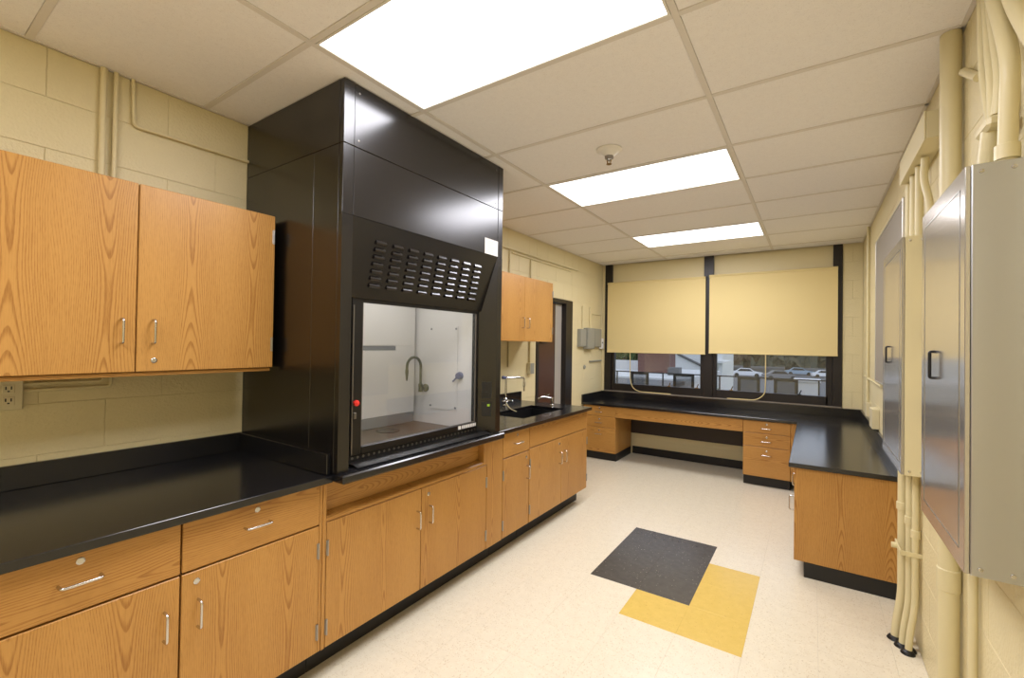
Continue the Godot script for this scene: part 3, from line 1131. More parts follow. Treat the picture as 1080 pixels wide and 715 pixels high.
	# airfoil sill with a row of vent slots
	var af := mb()
	box(af, XG - 0.01, XG + 0.018, 0.909, 0.944, 1.319, 2.281, 0.002)
	prism(af, [Vector2(XG + 0.018, 0.918), Vector2(XG + 0.018, 0.909), Vector2(0.83, 0.909), Vector2(0.835, 0.912), Vector2(0.80, 0.922)], 2, 1.30, 2.30)
	part("airfoil", af, M.hood_rim, o)
	var vs := mb()
	for k in 30:
		lathe(vs, V(XG + 0.018, 0.932, 1.34 + k * 0.0318), Vector3.RIGHT, [[0.007, 0.0], [0.007, 0.0008], [0.0045, 0.0016], [0.0, 0.0016]], 8)
	part("vent_holes", vs, M.rail, o)
	# sash track, latch and red knob at the left post
	simple("sash_track", o, M.rail, XG + 0.024, XG + 0.032, 0.95, 1.655, 1.323, 1.330, 0.001)
	simple("sash_stop", o, M.rail, XG + 0.024, XG + 0.04, 1.12, 1.15, 1.3305, 1.345, 0.002)
	var rk := mb()
	lathe(rk, V(XG + 0.024, 1.195, 1.34), Vector3.RIGHT, [[0.006, 0.0], [0.006, 0.012], [0.014, 0.014], [0.014, 0.024], [0.0, 0.028]], 12)
	part("stop_knob", rk, M.red, o, "bright red sash stop knob")
	# controls on the right post's bevel
	var bev0 := Vector2(XF, 2.352)
	var bev1 := Vector2(XG + 0.01, 2.282)
	var bd := (bev1 - bev0).normalized()
	var bn := Vector2(bd.y, -bd.x)
	if bn.y > 0:
		bn = -bn
	var mid := bev0.lerp(bev1, 0.46)
	for q in [[1.13, 1.235], [1.015, 1.105]]:
		var cp := mb()
		var h := bd * 0.032
		prism(cp, [mid - h, mid + h, mid + h + bn * 0.005, mid - h + bn * 0.005], 1, q[0], q[1])
		var cpp := part("control_plate", cp, M.black, o)
		if q[0] < 1.1:
			var gl := mb()
			var c := mid - bd * 0.012 + bn * 0.005
			prism(gl, [c - bd * 0.008, c + bd * 0.008, c + bd * 0.008 + bn * 0.003, c - bd * 0.008 + bn * 0.003], 1, 1.078, 1.092)
			part("indicator", gl, M.green, cpp, "small green indicator")
		else:
			var ou := mb()
			for yy in [1.155, 1.205]:
				var c := mid + bn * 0.005
				prism(ou, [c - bd * 0.014, c + bd * 0.014, c + bd * 0.014 + bn * 0.002, c - bd * 0.014 + bn * 0.002], 1, yy - 0.016, yy + 0.016)
			part("receptacle", ou, M.hood_rim, cpp)

# ---------------------------------------------------------------- sink run
func build_sink() -> void:
	var o := thing("sink_worktop", "black epoxy worktop with sunken sink between fume hood and brown door", "worktop", V(0.4, 0.869, 3.2))
	var sx0 := 0.30
	var sx1 := 0.655
	var sd0 := 2.98
	var sd1 := 3.68
	var st := mb()
	box(st, 0.0, sx0, 0.870, 0.8986, 2.403, 3.9425, 0.002)
	box(st, sx1, 0.8104, 0.870, 0.8986, 2.403, 3.9425, 0.002)
	box(st, sx0, sx1, 0.870, 0.8986, 2.403, sd0, 0.0)
	box(st, sx0, sx1, 0.870, 0.8986, sd1, 3.9425, 0.0)
	part("slab", st, M.epoxy, o)
	simple("backsplash", o, M.epoxy, 0.0005, 0.02, 0.8988, 0.992, 2.403, 3.9425, 0.002)
	var b := mb()
	var y0 := 0.66
	box(b, sx0 - 0.006, sx0, y0, 0.8695, sd0 - 0.006, sd1 + 0.006, 0.0)
	box(b, sx1, sx1 + 0.006, y0, 0.8695, sd0 - 0.006, sd1 + 0.006, 0.0)
	box(b, sx0, sx1, y0, 0.8695, sd0 - 0.006, sd0, 0.0)
	box(b, sx0, sx1, y0, 0.8695, sd1, sd1 + 0.006, 0.0)
	box(b, sx0, sx1, y0 - 0.006, y0, sd0, sd1, 0.0)
	part("basin", b, M.epoxy_edge, o)
	# tall swing faucet at the back of the sink
	o = thing("faucet", "chrome lab faucet with tall bent spout behind the sink", "faucet", V(0.15, 0.8986, 3.46))
	st = mb()
	lathe(st, V(0.15, 0.8988, 3.46), Vector3.UP, [[0.03, 0.0], [0.03, 0.01], [0.018, 0.018], [0.018, 0.07], [0.011, 0.08]], 16)
	part("base", st, M.chrome, o)
	st = mb()
	tube(st, round_path([V(0.15, 0.96, 3.46), V(0.15, 1.165, 3.46), V(0.20, 1.158, 3.70), V(0.20, 1.11, 3.70)], 0.02), 0.0105, 10)
	part("spout", st, M.chrome, o)
	st = mb()
	lathe(st, V(0.20, 1.115, 3.70), Vector3.DOWN, [[0.014, 0.0], [0.014, 0.04], [0.009, 0.045], [0.007, 0.09], [0.0, 0.09]], 12)
	part("nozzle", st, M.chrome, o)
	for e in [-1.0, 1.0]:
		st = mb()
		tube(st, [V(0.15, 0.945, 3.46), V(0.15, 0.945, 3.46 + e * 0.05)], 0.012, 10)
		box(st, 0.143, 0.205, 0.94, 0.952, 3.46 + e * 0.045 - 0.008, 3.46 + e * 0.045 + 0.008, 0.003)
		part("valve_handle", st, M.chrome, o)
	st = mb()
	lathe(st, V(0.15, 1.165, 3.46), V(-0.3, 0.1, -1), [[0.012, 0.0], [0.016, 0.02], [0.016, 0.04], [0.0, 0.045]], 12)
	part("index_button", st, M.blueknob, o)
	st = mb()
	tube(st, round_path([V(0.165, 0.93, 3.45), V(0.25, 0.915, 3.36), V(0.32, 0.905, 3.30), V(0.43, 0.904, 3.22)], 0.05), 0.005, 8)
	part("hose", st, M.cream, o, "thin cream tube lying over the sink edge")
	# small deck tap at the far end
	o = thing("tap", "small chrome deck tap at the far corner of the sink", "faucet", V(0.46, 0.8986, 3.80))
	st = mb()
	lathe(st, V(0.46, 0.8988, 3.80), Vector3.UP, [[0.022, 0.0], [0.022, 0.006], [0.012, 0.012], [0.012, 0.055], [0.015, 0.06], [0.015, 0.075], [0.0, 0.078]], 14)
	part("base", st, M.chrome, o)
	st = mb()
	tube(st, round_path([V(0.46, 0.965, 3.80), V(0.40, 0.98, 3.755), V(0.37, 0.975, 3.73), V(0.355, 0.955, 3.72)], 0.015), 0.009, 10)
	part("spout", st, M.chrome, o)
	st = mb()
	tube(st, [V(0.42, 0.975, 3.77), V(0.42, 1.005, 3.77)], 0.006, 8)
	box(st, 0.395, 0.445, 1.003, 1.012, 3.763, 3.777, 0.003)
	part("valve_handle", st, M.chrome, o)

# ---------------------------------------------------------------- window desk and peninsula
func drawers_d(o: Node3D, x0: float, x1: float, d: float, ys: Array, off: float) -> void:
	for k in range(ys.size() - 1):
		var dr := front_d("drawer", o, M.oak if k != 1 else M.oak2, d, ys[k + 1] + 0.002, ys[k] - 0.002, x0, x1, Vector2(0.3 + k * 0.23 + off, 0.2 + k * 0.31))
		var xm := (x0 + x1) / 2
		var hh: float = ys[k] - 0.055 - (0.03 if k == 2 else 0.0)
		if k < 2:
			hh = (ys[k] + ys[k + 1]) / 2 - 0.012
		handle(dr, V(xm - 0.046, hh, d), V(xm + 0.046, hh, d), Vector3(0, 0, 0.03))
		lock(dr, V(xm + 0.005, minf(hh + 0.045, ys[k] - 0.02), d), Vector3(0, 0, 1))

func build_desk() -> void:
	var HW := 0.7326
	var UB := 0.702
	var DF := 5.467
	# worktop: L shape
	var o := thing("window_worktop", "L-shaped black epoxy worktop running under the windows and over the peninsula", "worktop", V(1.5, UB, 5.7))
	var st := mb()
	box(st, 0.0, RX, UB + 0.001, HW, 5.4418, DB - 0.013, 0.003)
	box(st, 2.4085, RX, UB + 0.001, HW, 3.4676, 5.4418, 0.003)
	part("slab", st, M.epoxy, o)
	simple("backsplash", o, M.epoxy, 0.0, RX, HW + 0.0005, 0.829, DB - 0.032, DB - 0.013, 0.002)
	simple("side_splash", o, M.epoxy, 0.0005, 0.02, HW + 0.0005, 0.829, 5.4418, DB - 0.033, 0.002)
	simple("side_splash", o, M.epoxy, RX - 0.02, RX - 0.0005, HW + 0.0005, 0.829, 3.4676, DB - 0.033, 0.002)
	# pedestals
	var lo := ["oak three-drawer pedestal under the window counter at the sink side of the knee space", "oak three-drawer pedestal under the window counter beside the peninsula"]
	var px := [[0.02, 0.460], [1.912, 2.350]]
	for i in 2:
		var a: float = px[i][0]
		var b: float = px[i][1]
		o = thing("drawer_pedestal", lo[i], "drawer unit", V((a + b) / 2, 0, 5.75), "three-drawer pedestals")
		simple("body", o, M.inside, a + 0.018, b - 0.018, 0.101, UB, DF + 0.02, 6.07, 0.001)
		oak_box("side_panel", o, a, a + 0.017, 0.101, UB, DF + 0.02, 6.07, Vector2(0.3, 0.2))
		oak_box("side_panel", o, b - 0.017, b, 0.101, UB, DF + 0.02, 6.07, Vector2(0.55, 0.4))
		simple("toe_kick", o, M.vinyl, a, b, 0.0, 0.1, DF + 0.05, 6.07, 0.002, "black vinyl toe kick")
		drawers_d(o, a, b, DF, [0.700, 0.568, 0.424, 0.104], 0.4 * i)
	# apron over the knee space
	o = thing("desk_apron", "long oak apron over the knee space under the window counter", "apron", V(1.19, 0.56, DF))
	oak_box("board", o, 0.463, 1.909, 0.566, UB, DF, DF + 0.02, Vector2(0.2, 0.3), true)
	# corner filler and peninsula
	o = thing("corner_filler", "narrow oak filler strip between window drawers and peninsula", "filler", V(2.40, 0.1, DF))
	oak_box("board", o, 2.353, 2.438, 0.101, UB, DF + 0.002, DF + 0.02, Vector2(0.1, 0.1))
	o = thing("peninsula_cabinet", "oak peninsula cabinet with broad plain end panel under black counter", "cabinet", V(2.7, 0, 4.45))
	simple("body", o, M.inside, 2.462, RX - 0.001, 0.099, UB, 3.51, 5.43, 0.001)
	oak_box("end_panel", o, 2.4408, RX - 0.001, 0.099, UB, 3.4901, 3.509, Vector2(0.02, 0.35))
	simple("toe_kick", o, M.vinyl, 2.4962, RX - 0.001, 0.0, 0.098, 3.4909, 5.43, 0.002, "black vinyl toe kick")
	# its drawers and doors look towards the room (-x)
	var units := [[3.512, 4.145], [4.149, 4.785], [4.789, 5.425]]
	for u in units:
		for r in [[0.565, 0.698], [0.103, 0.561]]:
			uvo = Vector2(0.3, 0.2)
			uvswap = r[0] > 0.5
			var fm := mb()
			box(fm, 2.4408, 2.4610, r[0], r[1], u[0], u[1], 0.0022)
			uvo = Vector2.ZERO
			uvswap = false
			var fr := part("drawer" if r[0] > 0.5 else "door", fm, M.oak2, o)
			var c: float = (u[0] + u[1]) / 2
			if r[0] > 0.5:
				handle(fr, V(2.4408, 0.645, c - 0.046), V(2.4408, 0.645, c + 0.046), Vector3(-0.03, 0, 0))
			else:
				handle(fr, V(2.4408, 0.40, u[0] + 0.05), V(2.4408, 0.492, u[0] + 0.05), Vector3(-0.03, 0, 0))
				for hy in [0.2, 0.48]:
					var hm := mb()
					box(hm, 2.437, 2.4408, hy - 0.03, hy + 0.03, u[1] - 0.012, u[1], 0.001)
					part("hinge", hm, M.steel, fr)

# ---------------------------------------------------------------- right wall fittings
func panel_box(called: String, label: String, x: float, y0: float, y1: float, d0: float, d1: float, side: Material) -> void:
	var o := thing(called, label, "electrical panel", V((x + RX) / 2, y0, (d0 + d1) / 2), "electrical panels on the right wall")
	simple("enclosure", o, side, x + 0.012, RX - 0.001, y0, y1, d0, d1, 0.002)
	var dm := mb()
	box(dm, x, x + 0.011, y0 + 0.002, y1 - 0.002, d0 + 0.002, d1 - 0.002, 0.0015)
	var door := part("door", dm, M.steel_door, o, "brushed stainless door")
	var rim := mb()
	var a := 0.05
	for q in [[y0 + a, y1 - a, d0 + a, d0 + a + 0.003], [y0 + a, y1 - a, d1 - a - 0.003, d1 - a], [y0 + a, y0 + a + 0.003, d0 + a, d1 - a], [y1 - a - 0.003, y1 - a, d0 + a, d1 - a]]:
		box(rim, x - 0.0012, x, q[0], q[1], q[2], q[3], 0.0)
	part("pressed_rim", rim, M.steel, door)
	var hd := mb()
	var dm2 := lerpf(d0, d1, 0.6)
	var hm := lerpf(y0, y1, 0.5)
	tube(hd, round_path([V(x, hm - 0.042, dm2), V(x - 0.014, hm - 0.042, dm2), V(x - 0.014, hm + 0.042, dm2), V(x, hm + 0.042, dm2)], 0.008), 0.0045, 8)
	part("handle", hd, M.black, door, "black pull handle")
	for q in [[x + 0.03, y0 + 0.02], [RX - 0.03, y0 + 0.02], [x + 0.03, y1 - 0.02], [RX - 0.03, y1 - 0.02]]:
		var bo := mb()
		lathe(bo, V(q[0], q[1], d0), Vector3(0, 0, 1), [[0.006, 0.0], [0.005, 0.003], [0.0, 0.004]], 10)
		part("bolt", bo, M.nickel, o)

func conduit(label: String, pts: Array, r: float, bend: float, couplings: Array, m: Material = null, group: String = "conduits on the right wall") -> void:
	var mm: Material = M.cream if m == null else m
	var o := thing("conduit", label, "conduit", pts[0], group)
	var st := mb()
	tube(st, round_path(pts, bend), r, 14)
	part("pipe", st, mm, o)
	for c in couplings:
		var k := mb()
		var at: Vector3 = c[0]
		var dir: Vector3 = c[1]
		dir = dir.normalized()
		lathe(k, at - dir * 0.02, dir, [[r, 0.0], [r + 0.005, 0.002], [r + 0.005, 0.038], [r, 0.04]], 14)
		part("coupling", k, mm, o)

func build_right_wall() -> void:
	panel_box("electrical_panel", "stainless wall panel with bare steel sides, black handle, nearest the big pipe", 2.864, 0.906, 1.965, 1.62, 2.175, M.galv)
	panel_box("electrical_panel", "cream-sided electrical panel with stainless door above the peninsula end", 2.88, 0.900, 2.012, 2.75, 3.41, M.cream_box)
	# wireway trough above the cream panel
	var o := thing("wireway", "cream rectangular wireway trough below the ceiling over the cream panel", "wireway", V(2.95, 2.345, 2.76))
	simple("trough", o, M.cream_box, 2.915, RX, 2.345, 2.455, 2.44, 3.07, 0.002)
	simple("cover", o, M.cream_box, 2.908, 2.9145, 2.340, 2.460, 2.442, 3.068, 0.002)
	# conduits between trough and panel
	for k in 4:
		var d: float = [2.785, 2.92, 3.05, 2.80][k]
		if k < 3:
			conduit(["straight cream conduit from wireway to cream panel, closest to the thick pipe", "straight cream conduit from wireway to cream panel, between two others", "straight cream conduit from wireway to cream panel, closest to the grey board"][k], [V(2.945, 2.339, d), V(2.945, 2.013, d)], 0.016, 0.01, [], null, "straight conduits above the cream panel")
	conduit("cream conduit curving down from the wireway towards the wall", [V(2.945, 2.336, 2.66), V(2.94, 2.24, 2.66), V(2.955, 2.14, 2.63), V(2.963, 2.02, 2.62), V(2.963, 1.95, 2.62)], 0.014, 0.06, [])
	# big vertical pipe
	var px := 2.948
	var pd := 2.23
	o = thing("standpipe", "thick cream vertical pipe from ceiling to floor between the two panels", "pipe", V(px, 0, pd))
	var st := mb()
	tube(st, [V(px, 0.0, pd), V(px, CH - 0.001, pd)], 0.030, 24)
	part("pipe", st, M.cream, o)
	st = mb()
	lathe(st, V(px, 0.62, pd), Vector3.UP, [[0.030, 0.0], [0.033, 0.003], [0.033, 0.077], [0.030, 0.08]], 24)
	part("coupling", st, M.cream, o)
	# thin conduits near it
	conduit("thin cream conduit standing straight beside the thick pipe, floor to ceiling", [V(2.962, 0.001, 2.40), V(2.962, CH - 0.001, 2.40)], 0.015, 0.01, [[V(2.962, 1.94, 2.40), Vector3.UP]])
	conduit("slim cream conduit running down the wall below the steel panel", [V(2.966, 0.905, 2.02), V(2.966, 0.001, 2.02)], 0.012, 0.01, [])
	# conduits below the cream panel, swept forward to the floor
	for k in 3:
		var d: float = [2.94, 2.99, 3.05][k]
		var xx: float = [2.96, 2.945, 2.925][k]
		conduit(["slimmest cream conduit sweeping from cream panel to floor, against the wall", "middle cream conduit sweeping from the cream panel down to the floor", "stoutest cream conduit sweeping from cream panel to floor, beside the peninsula"][k], [V(xx, 0.899, d), V(xx, 0.22, d), V(xx - 0.02, 0.10, d - 0.01), V(xx - 0.028, 0.002, d - 0.02)], [0.014, 0.016, 0.02][k], 0.1, [[V(xx, 0.58 + 0.05 * k, d), Vector3.UP]], null, "conduits from cream panel to floor")
	o = thing("conduit_clamp", "cream clamp fitting around the conduits below the cream panel", "clamp", V(2.93, 0.45, 3.0))
	simple("strap", o, M.cream, 2.899, 2.905, 0.47, 0.495, 2.92, 3.085, 0.001)
	st = mb()
	tube(st, [V(2.899, 0.482, 3.02), V(2.878, 0.482, 3.02)], 0.014, 10)
	part("knob", st, M.cream, o)
	for e in [2.922, 3.083]:
		simple("leg", o, M.cream, 2.9055, RX - 0.0005, 0.472, 0.493, e - 0.002, e + 0.002, 0.0)
	one("floor_seal", "rough black sealant around the conduits where they enter the floor", "seal", V(2.92, 0, 2.98))
	st = mb()
	for q in [[2.931, 2.920, 0.03], [2.917, 2.972, 0.034], [2.897, 3.03, 0.036], [2.94, 2.95, 0.03]]:
		lathe(st, V(q[0], 0.0005, q[1]), Vector3.UP, [[q[2], 0.0], [q[2] * 0.8, 0.012], [q[2] * 0.4, 0.02], [0.0, 0.021]], 12)
	done(st, M.black)
	# bundle of bent conduits above the steel panel
	var tw := ["thin bent cream conduit above the steel panel, closest to the thick pipe", "thin bent cream conduit above the steel panel, between two like it", "thin bent cream conduit above the steel panel, next to the stout conduits"]
	var tp := [
		[V(2.962, CH - 0.001, 1.945), V(2.955, 2.49, 1.89), V(2.952, 2.385, 1.875), V(2.948, 2.27, 1.84), V(2.944, 2.125, 1.765)],
		[V(2.962, CH - 0.001, 1.912), V(2.955, 2.47, 1.845), V(2.950, 2.36, 1.81), V(2.946, 2.225, 1.76), V(2.940, 2.115, 1.725)],
		[V(2.962, CH - 0.001, 1.882), V(2.955, 2.42, 1.80), V(2.950, 2.31, 1.745), V(2.946, 2.20, 1.695), V(2.938, 2.108, 1.69)]]
	for k in 3:
		conduit(tw[k], tp[k], 0.0125, 0.08, [], null, "thin bent conduits above the steel panel")
	o = thing("junction_conduit", "short cream conduit gathering the three thin ones into the steel panel", "conduit", V(2.935, 1.967, 1.76))
	st = mb()
	box(st, 2.915, 2.962, 2.075, 2.106, 1.672, 1.782, 0.008)
	part("collar", st, M.cream, o)
	st = mb()
	tube(st, [V(2.938, 2.085, 1.73), V(2.935, 1.966, 1.765)], 0.022, 14)
	part("pipe", st, M.cream, o)
	conduit("stout bent cream conduit above the steel panel, against the thin ones", [V(2.945, CH - 0.001, 1.838), V(2.945, 2.44, 1.735), V(2.945, 2.323, 1.672), V(2.945, 2.21, 1.618), V(2.945, 2.10, 1.632), V(2.945, 1.966, 1.645)], 0.019, 0.08, [[V(2.945, 1.99, 1.643), Vector3.UP]], null, "stout bent conduits above the steel panel")
	conduit("stout bent cream conduit beyond the steel panel edge, passing its top", [V(2.958, CH - 0.001, 1.78), V(2.955, 2.38, 1.645), V(2.955, 2.247, 1.545), V(2.955, 2.12, 1.44), V(2.955, 0.001, 1.41)], 0.020, 0.08, [], null, "stout bent conduits above the steel panel")
	one("cable_brace", "short slanting cream brace behind the bent conduits", "brace", V(2.96, 2.4, 2.09))
	st = mb()
	tube(st, [V(2.968, 2.455, 2.16), V(2.968, 2.35, 1.99)], 0.0135, 10)
	done(st, M.cream)
	# strut clips behind the cream panel
	for q in [[1.937, 2.715, "topmost"], [1.559, 2.715, "middle"], [1.215, 2.715, "lowest"]]:
		o = thing("strut_clip", "%s small black clip on the wall beside the cream panel" % q[2], "clip", V(2.96, q[0], q[1]), "black clips beside the cream panel")
		simple("foot", o, M.black, 2.974, RX, q[0] - 0.02, q[0] + 0.02, q[1] - 0.012, q[1] + 0.012, 0.002)
		simple("tab", o, M.black, 2.952, 2.9735, q[0] - 0.008, q[0] + 0.012, q[1] - 0.008, q[1] + 0.008, 0.002)
	# grey board
	o = thing("pin_board", "large grey board with pale metal frame behind the cream panel", "board", V(RX, 1.22, 4.1))
	simple("panel", o, M.board, 2.968, RX - 0.0005, 1.23, 2.36, 3.435, 4.755, 0.001)
	st = mb()
	box(st, 2.964, RX - 0.0005, 1.22, 2.37, 3.42, 3.434, 0.002)
	box(st, 2.964, RX - 0.0005, 1.22, 2.37, 4.756, 4.77, 0.002)
	box(st, 2.964, RX - 0.0005, 1.22, 1.229, 3.434, 4.756, 0.002)
	box(st, 2.964, RX - 0.0005, 2.361, 2.37, 3.434, 4.756, 0.002)
	part("frame", st, M.alu, o)
	# raceway, corner conduit and receptacle boxes beyond the board
	conduit("thin cream conduit standing in the corner beside the bare cream pier", [V(2.965, 0.99, 5.36), V(2.965, CH - 0.001, 5.36)], 0.012, 0.01, [])
	conduit("thin cream conduit running level below the grey board", [V(2.968, 1.215, 5.72), V(2.968, 1.20, 4.40)], 0.010, 0.01, [])
	for q in [[0.86, 0.985, 5.28, 5.42, "small cream receptacle box at the foot of the corner conduit"], [0.84, 1.0, 4.62, 4.82, "larger cream receptacle box above the black splash near the cream panel"]]:
		o = thing("receptacle_box", q[4], "outlet", V(2.96, q[0], (q[2] + q[3]) / 2))
		simple("box", o, M.cream_box, 2.935 if q[2] < 5.0 else 2.95, RX - 0.0005, q[0], q[1], q[2], q[3], 0.003)

# ---------------------------------------------------------------- left wall fittings, door, sprinkler
func build_left_wall_fittings() -> void:
	var lg := "painted conduits on the left wall"
	# near wall, above the cabinet
	conduit("painted conduit rising from behind the near wall cabinet, thicker of a pair", [V(0.016, 2.092, 0.597), V(0.016, CH - 0.001, 0.597)], 0.012, 0.01, [], M.paint, lg)
	conduit("painted conduit rising from behind the near wall cabinet, thinner of a pair", [V(0.016, 2.092, 0.638), V(0.016, CH - 0.001, 0.638)], 0.009, 0.01, [], M.paint, lg)
	conduit("painted conduit dropping from the ceiling then running level to the fume hood", [V(0.012, CH - 0.001, 0.698), V(0.012, 2.432, 0.704), V(0.012, 2.440, 1.193)], 0.008, 0.02, [], M.paint, lg)
	# under the cabinet: raceway and outlet
	conduit("painted conduit running level under the near wall cabinet to the outlet", [V(0.012, 1.333, 0.645), V(0.012, 1.275, 0.645), V(0.012, 1.275, 0.386)], 0.007, 0.015, [], M.paint, lg)
	conduit("second painted conduit just above the level one under the cabinet", [V(0.012, 1.333, 0.618), V(0.012, 1.300, 0.618), V(0.012, 1.300, 0.386)], 0.006, 0.015, [], M.paint, lg)
	var o := thing("outlet", "cream double power outlet on the near wall under the oak cabinet", "outlet", V(0, 1.205, 0.345))
	simple("plate", o, M.plate, 0.0005, 0.03, 1.205, 1.318, 0.305, 0.385, 0.003)
	var st := mb()
	for yy in [1.24, 1.285]:
		box(st, 0.03, 0.0325, yy - 0.016, yy + 0.016, 0.330, 0.362, 0.004)
	var rc := part("receptacle", st, M.plate, o)
	st = mb()
	for yy in [1.24, 1.285]:
		for e in [0.339, 0.353]:
			box(st, 0.0325, 0.0330, yy - 0.002, yy + 0.010, e - 0.002, e + 0.002, 0.0)
		box(st, 0.0325, 0.0330, yy - 0.011, yy - 0.006, 0.343, 0.349, 0.0)
	part("slots", st, M.black, rc)
	# far part of the left wall
	conduit("painted conduit running level below the ceiling from fume hood past the door", [V(0.014, 2.435, 2.402), V(0.014, 2.440, 5.25)], 0.011, 0.01, [], M.cream, lg)
	conduit("second level painted conduit just under the ceiling conduit", [V(0.012, 2.405, 3.735), V(0.012, 2.405, 5.05)], 0.008, 0.01, [], M.cream, lg)
	conduit("painted conduit dropping behind the small wall cabinet over the sink", [V(0.012, 2.423, 3.70), V(0.012, 2.101, 3.70)], 0.009, 0.01, [], M.cream, lg)
	conduit("painted conduit dropping beside the small wall cabinet towards a switch", [V(0.012, 2.395, 4.105), V(0.012, 1.283, 4.105)], 0.009, 0.01, [], M.cream, lg)
	conduit("painted conduit under the small wall cabinet, behind the faucet", [V(0.012, 1.508, 3.70), V(0.012, 1.25, 3.70)], 0.009, 0.01, [], M.cream, lg)
	o = thing("switch_box", "small grey switch box on the wall between sink and brown door", "switch", V(0, 1.165, 4.1))
	simple("box", o, M.plate, 0.0005, 0.045, 1.165, 1.282, 4.065, 4.145, 0.003)
	simple("cover", o, M.grey_box, 0.0455, 0.048, 1.168, 1.279, 4.068, 4.142, 0.001)
	# three boxes beside the door
	var bw := ["slim grey wall box of three, nearest the brown door", "grey wall box in the middle of three, larger than its neighbours", "grey wall box of three, nearest the window"]
	var bq := [[5.29, 5.46, 1.46, 1.69, 0.05], [5.475, 5.70, 1.43, 1.71, 0.065], [5.73, 5.97, 1.46, 1.71, 0.05]]
	for i in 3:
		var q: Array = bq[i]
		o = thing("wall_box", bw[i], "control box", V(0, q[2], (q[0] + q[1]) / 2), "grey control boxes by the door")
		simple("case", o, M.grey_box, 0.0005, q[4], q[2], q[3], q[0], q[1], 0.003)
		simple("lid", o, M.grey_box, q[4] + 0.0005, q[4] + 0.004, q[2] + 0.006, q[3] - 0.006, q[0] + 0.006, q[1] - 0.006, 0.001)
	for q in [[5.42, 1.72], [5.66, 1.72]]:
		conduit("short thin conduit rising between the grey control boxes, " + ("closer to the door" if q[0] < 5.5 else "closer to the window"), [V(0.012, q[1] - 0.005 if q[0] > 5.5 else 1.70, q[0]), V(0.012, 2.0, q[0])], 0.007, 0.01, [], M.cream, "thin conduits above the grey boxes")
	conduit("thin conduit running level near the window corner above the grey boxes", [V(0.012, 1.912, 5.74), V(0.012, 1.912, 6.04), V(0.012, 1.73, 6.04)], 0.007, 0.02, [], M.cream, lg)
	conduit("level grey conduit below the three grey control boxes", [V(0.014, 1.26, 5.66), V(0.014, 1.265, 6.06)], 0.010, 0.01, [], M.grey_box, lg)
	o = thing("sensor_box", "white box with grey knob in the corner beside the blind", "control box", V(0, 1.45, 6.03))
	simple("case", o, M.white, 0.0005, 0.04, 1.43, 1.58, 6.0, 6.08, 0.003)
	st = mb()
	lathe(st, V(0.04, 1.52, 6.025), Vector3.RIGHT, [[0.012, 0.0], [0.01, 0.012], [0.0, 0.014]], 12)
	part("knob", st, M.grey_box, o)
	o = thing("wall_button", "small grey round button on the wall below the grey boxes", "button", V(0, 1.19, 5.51))
	st = mb()
	lathe(st, V(0.0005, 1.19, 5.51), Vector3.RIGHT, [[0.028, 0.0], [0.028, 0.012], [0.016, 0.014], [0.016, 0.02], [0.0, 0.022]], 16)
	part("button", st, M.grey_box, o)

	# door in the left wall
	var dr := setting("door_1", V(0, 0, 4.69))
	st = mb()
	box(st, -0.12, 0.012, 0.0, 2.03, 4.252, 4.30, 0.002)
	box(st, -0.12, 0.012, 0.0, 2.03, 4.95, 5.128, 0.002)
	box(st, -0.12, 0.012, 1.985, 2.03, 4.30, 4.95, 0.002)
	part("door_frame", st, M.bronze, dr)
	simple("door_leaf", dr, M.brown_door, -0.075, -0.03, 0.005, 1.98, 4.302, 4.735, 0.002)
	st = mb()
	box(st, -0.07, -0.035, 0.005, 1.98, 4.737, 4.757, 0.001)
	part("mullion", st, M.bronze, dr)
	simple("sidelight", dr, M.pane_strip, -0.06, -0.05, 0.005, 1.98, 4.758, 4.948, 0.001, "pale grey sidelight strip")
	simple("closer", dr, M.black, -0.03, 0.01, 1.50, 1.56, 4.36, 4.50, 0.003)

	# sprinkler
	o = thing("sprinkler_head", "small white fire sprinkler head on the ceiling before the middle light", "sprinkler", V(1.53, CH, 2.50))
	st = mb()
	lathe(st, V(1.53, CH, 2.50), Vector3.DOWN, [[0.075, -0.003], [0.075, 0.003], [0.055, 0.012], [0.03, 0.035], [0.026, 0.037]], 24)
	part("escutcheon", st, M.white_metal, o)
	st = mb()
	lathe(st, V(1.53, CH - 0.034, 2.50), Vector3.DOWN, [[0.026, 0.0], [0.026, 0.016], [0.014, 0.018], [0.012, 0.028], [0.0, 0.028]], 16)
	part("nozzle", st, M.steel, o)
	st = mb()
	for e in [-1.0, 1.0]:
		tube(st, [V(1.53 + e * 0.013, CH - 0.058, 2.50), V(1.53 + e * 0.008, CH - 0.082, 2.50)], 0.003, 6)
	lathe(st, V(1.53, CH - 0.082, 2.50), Vector3.DOWN, [[0.016, 0.0], [0.016, 0.002], [0.0, 0.003]], 14)
	part("deflector", st, M.brass, o)

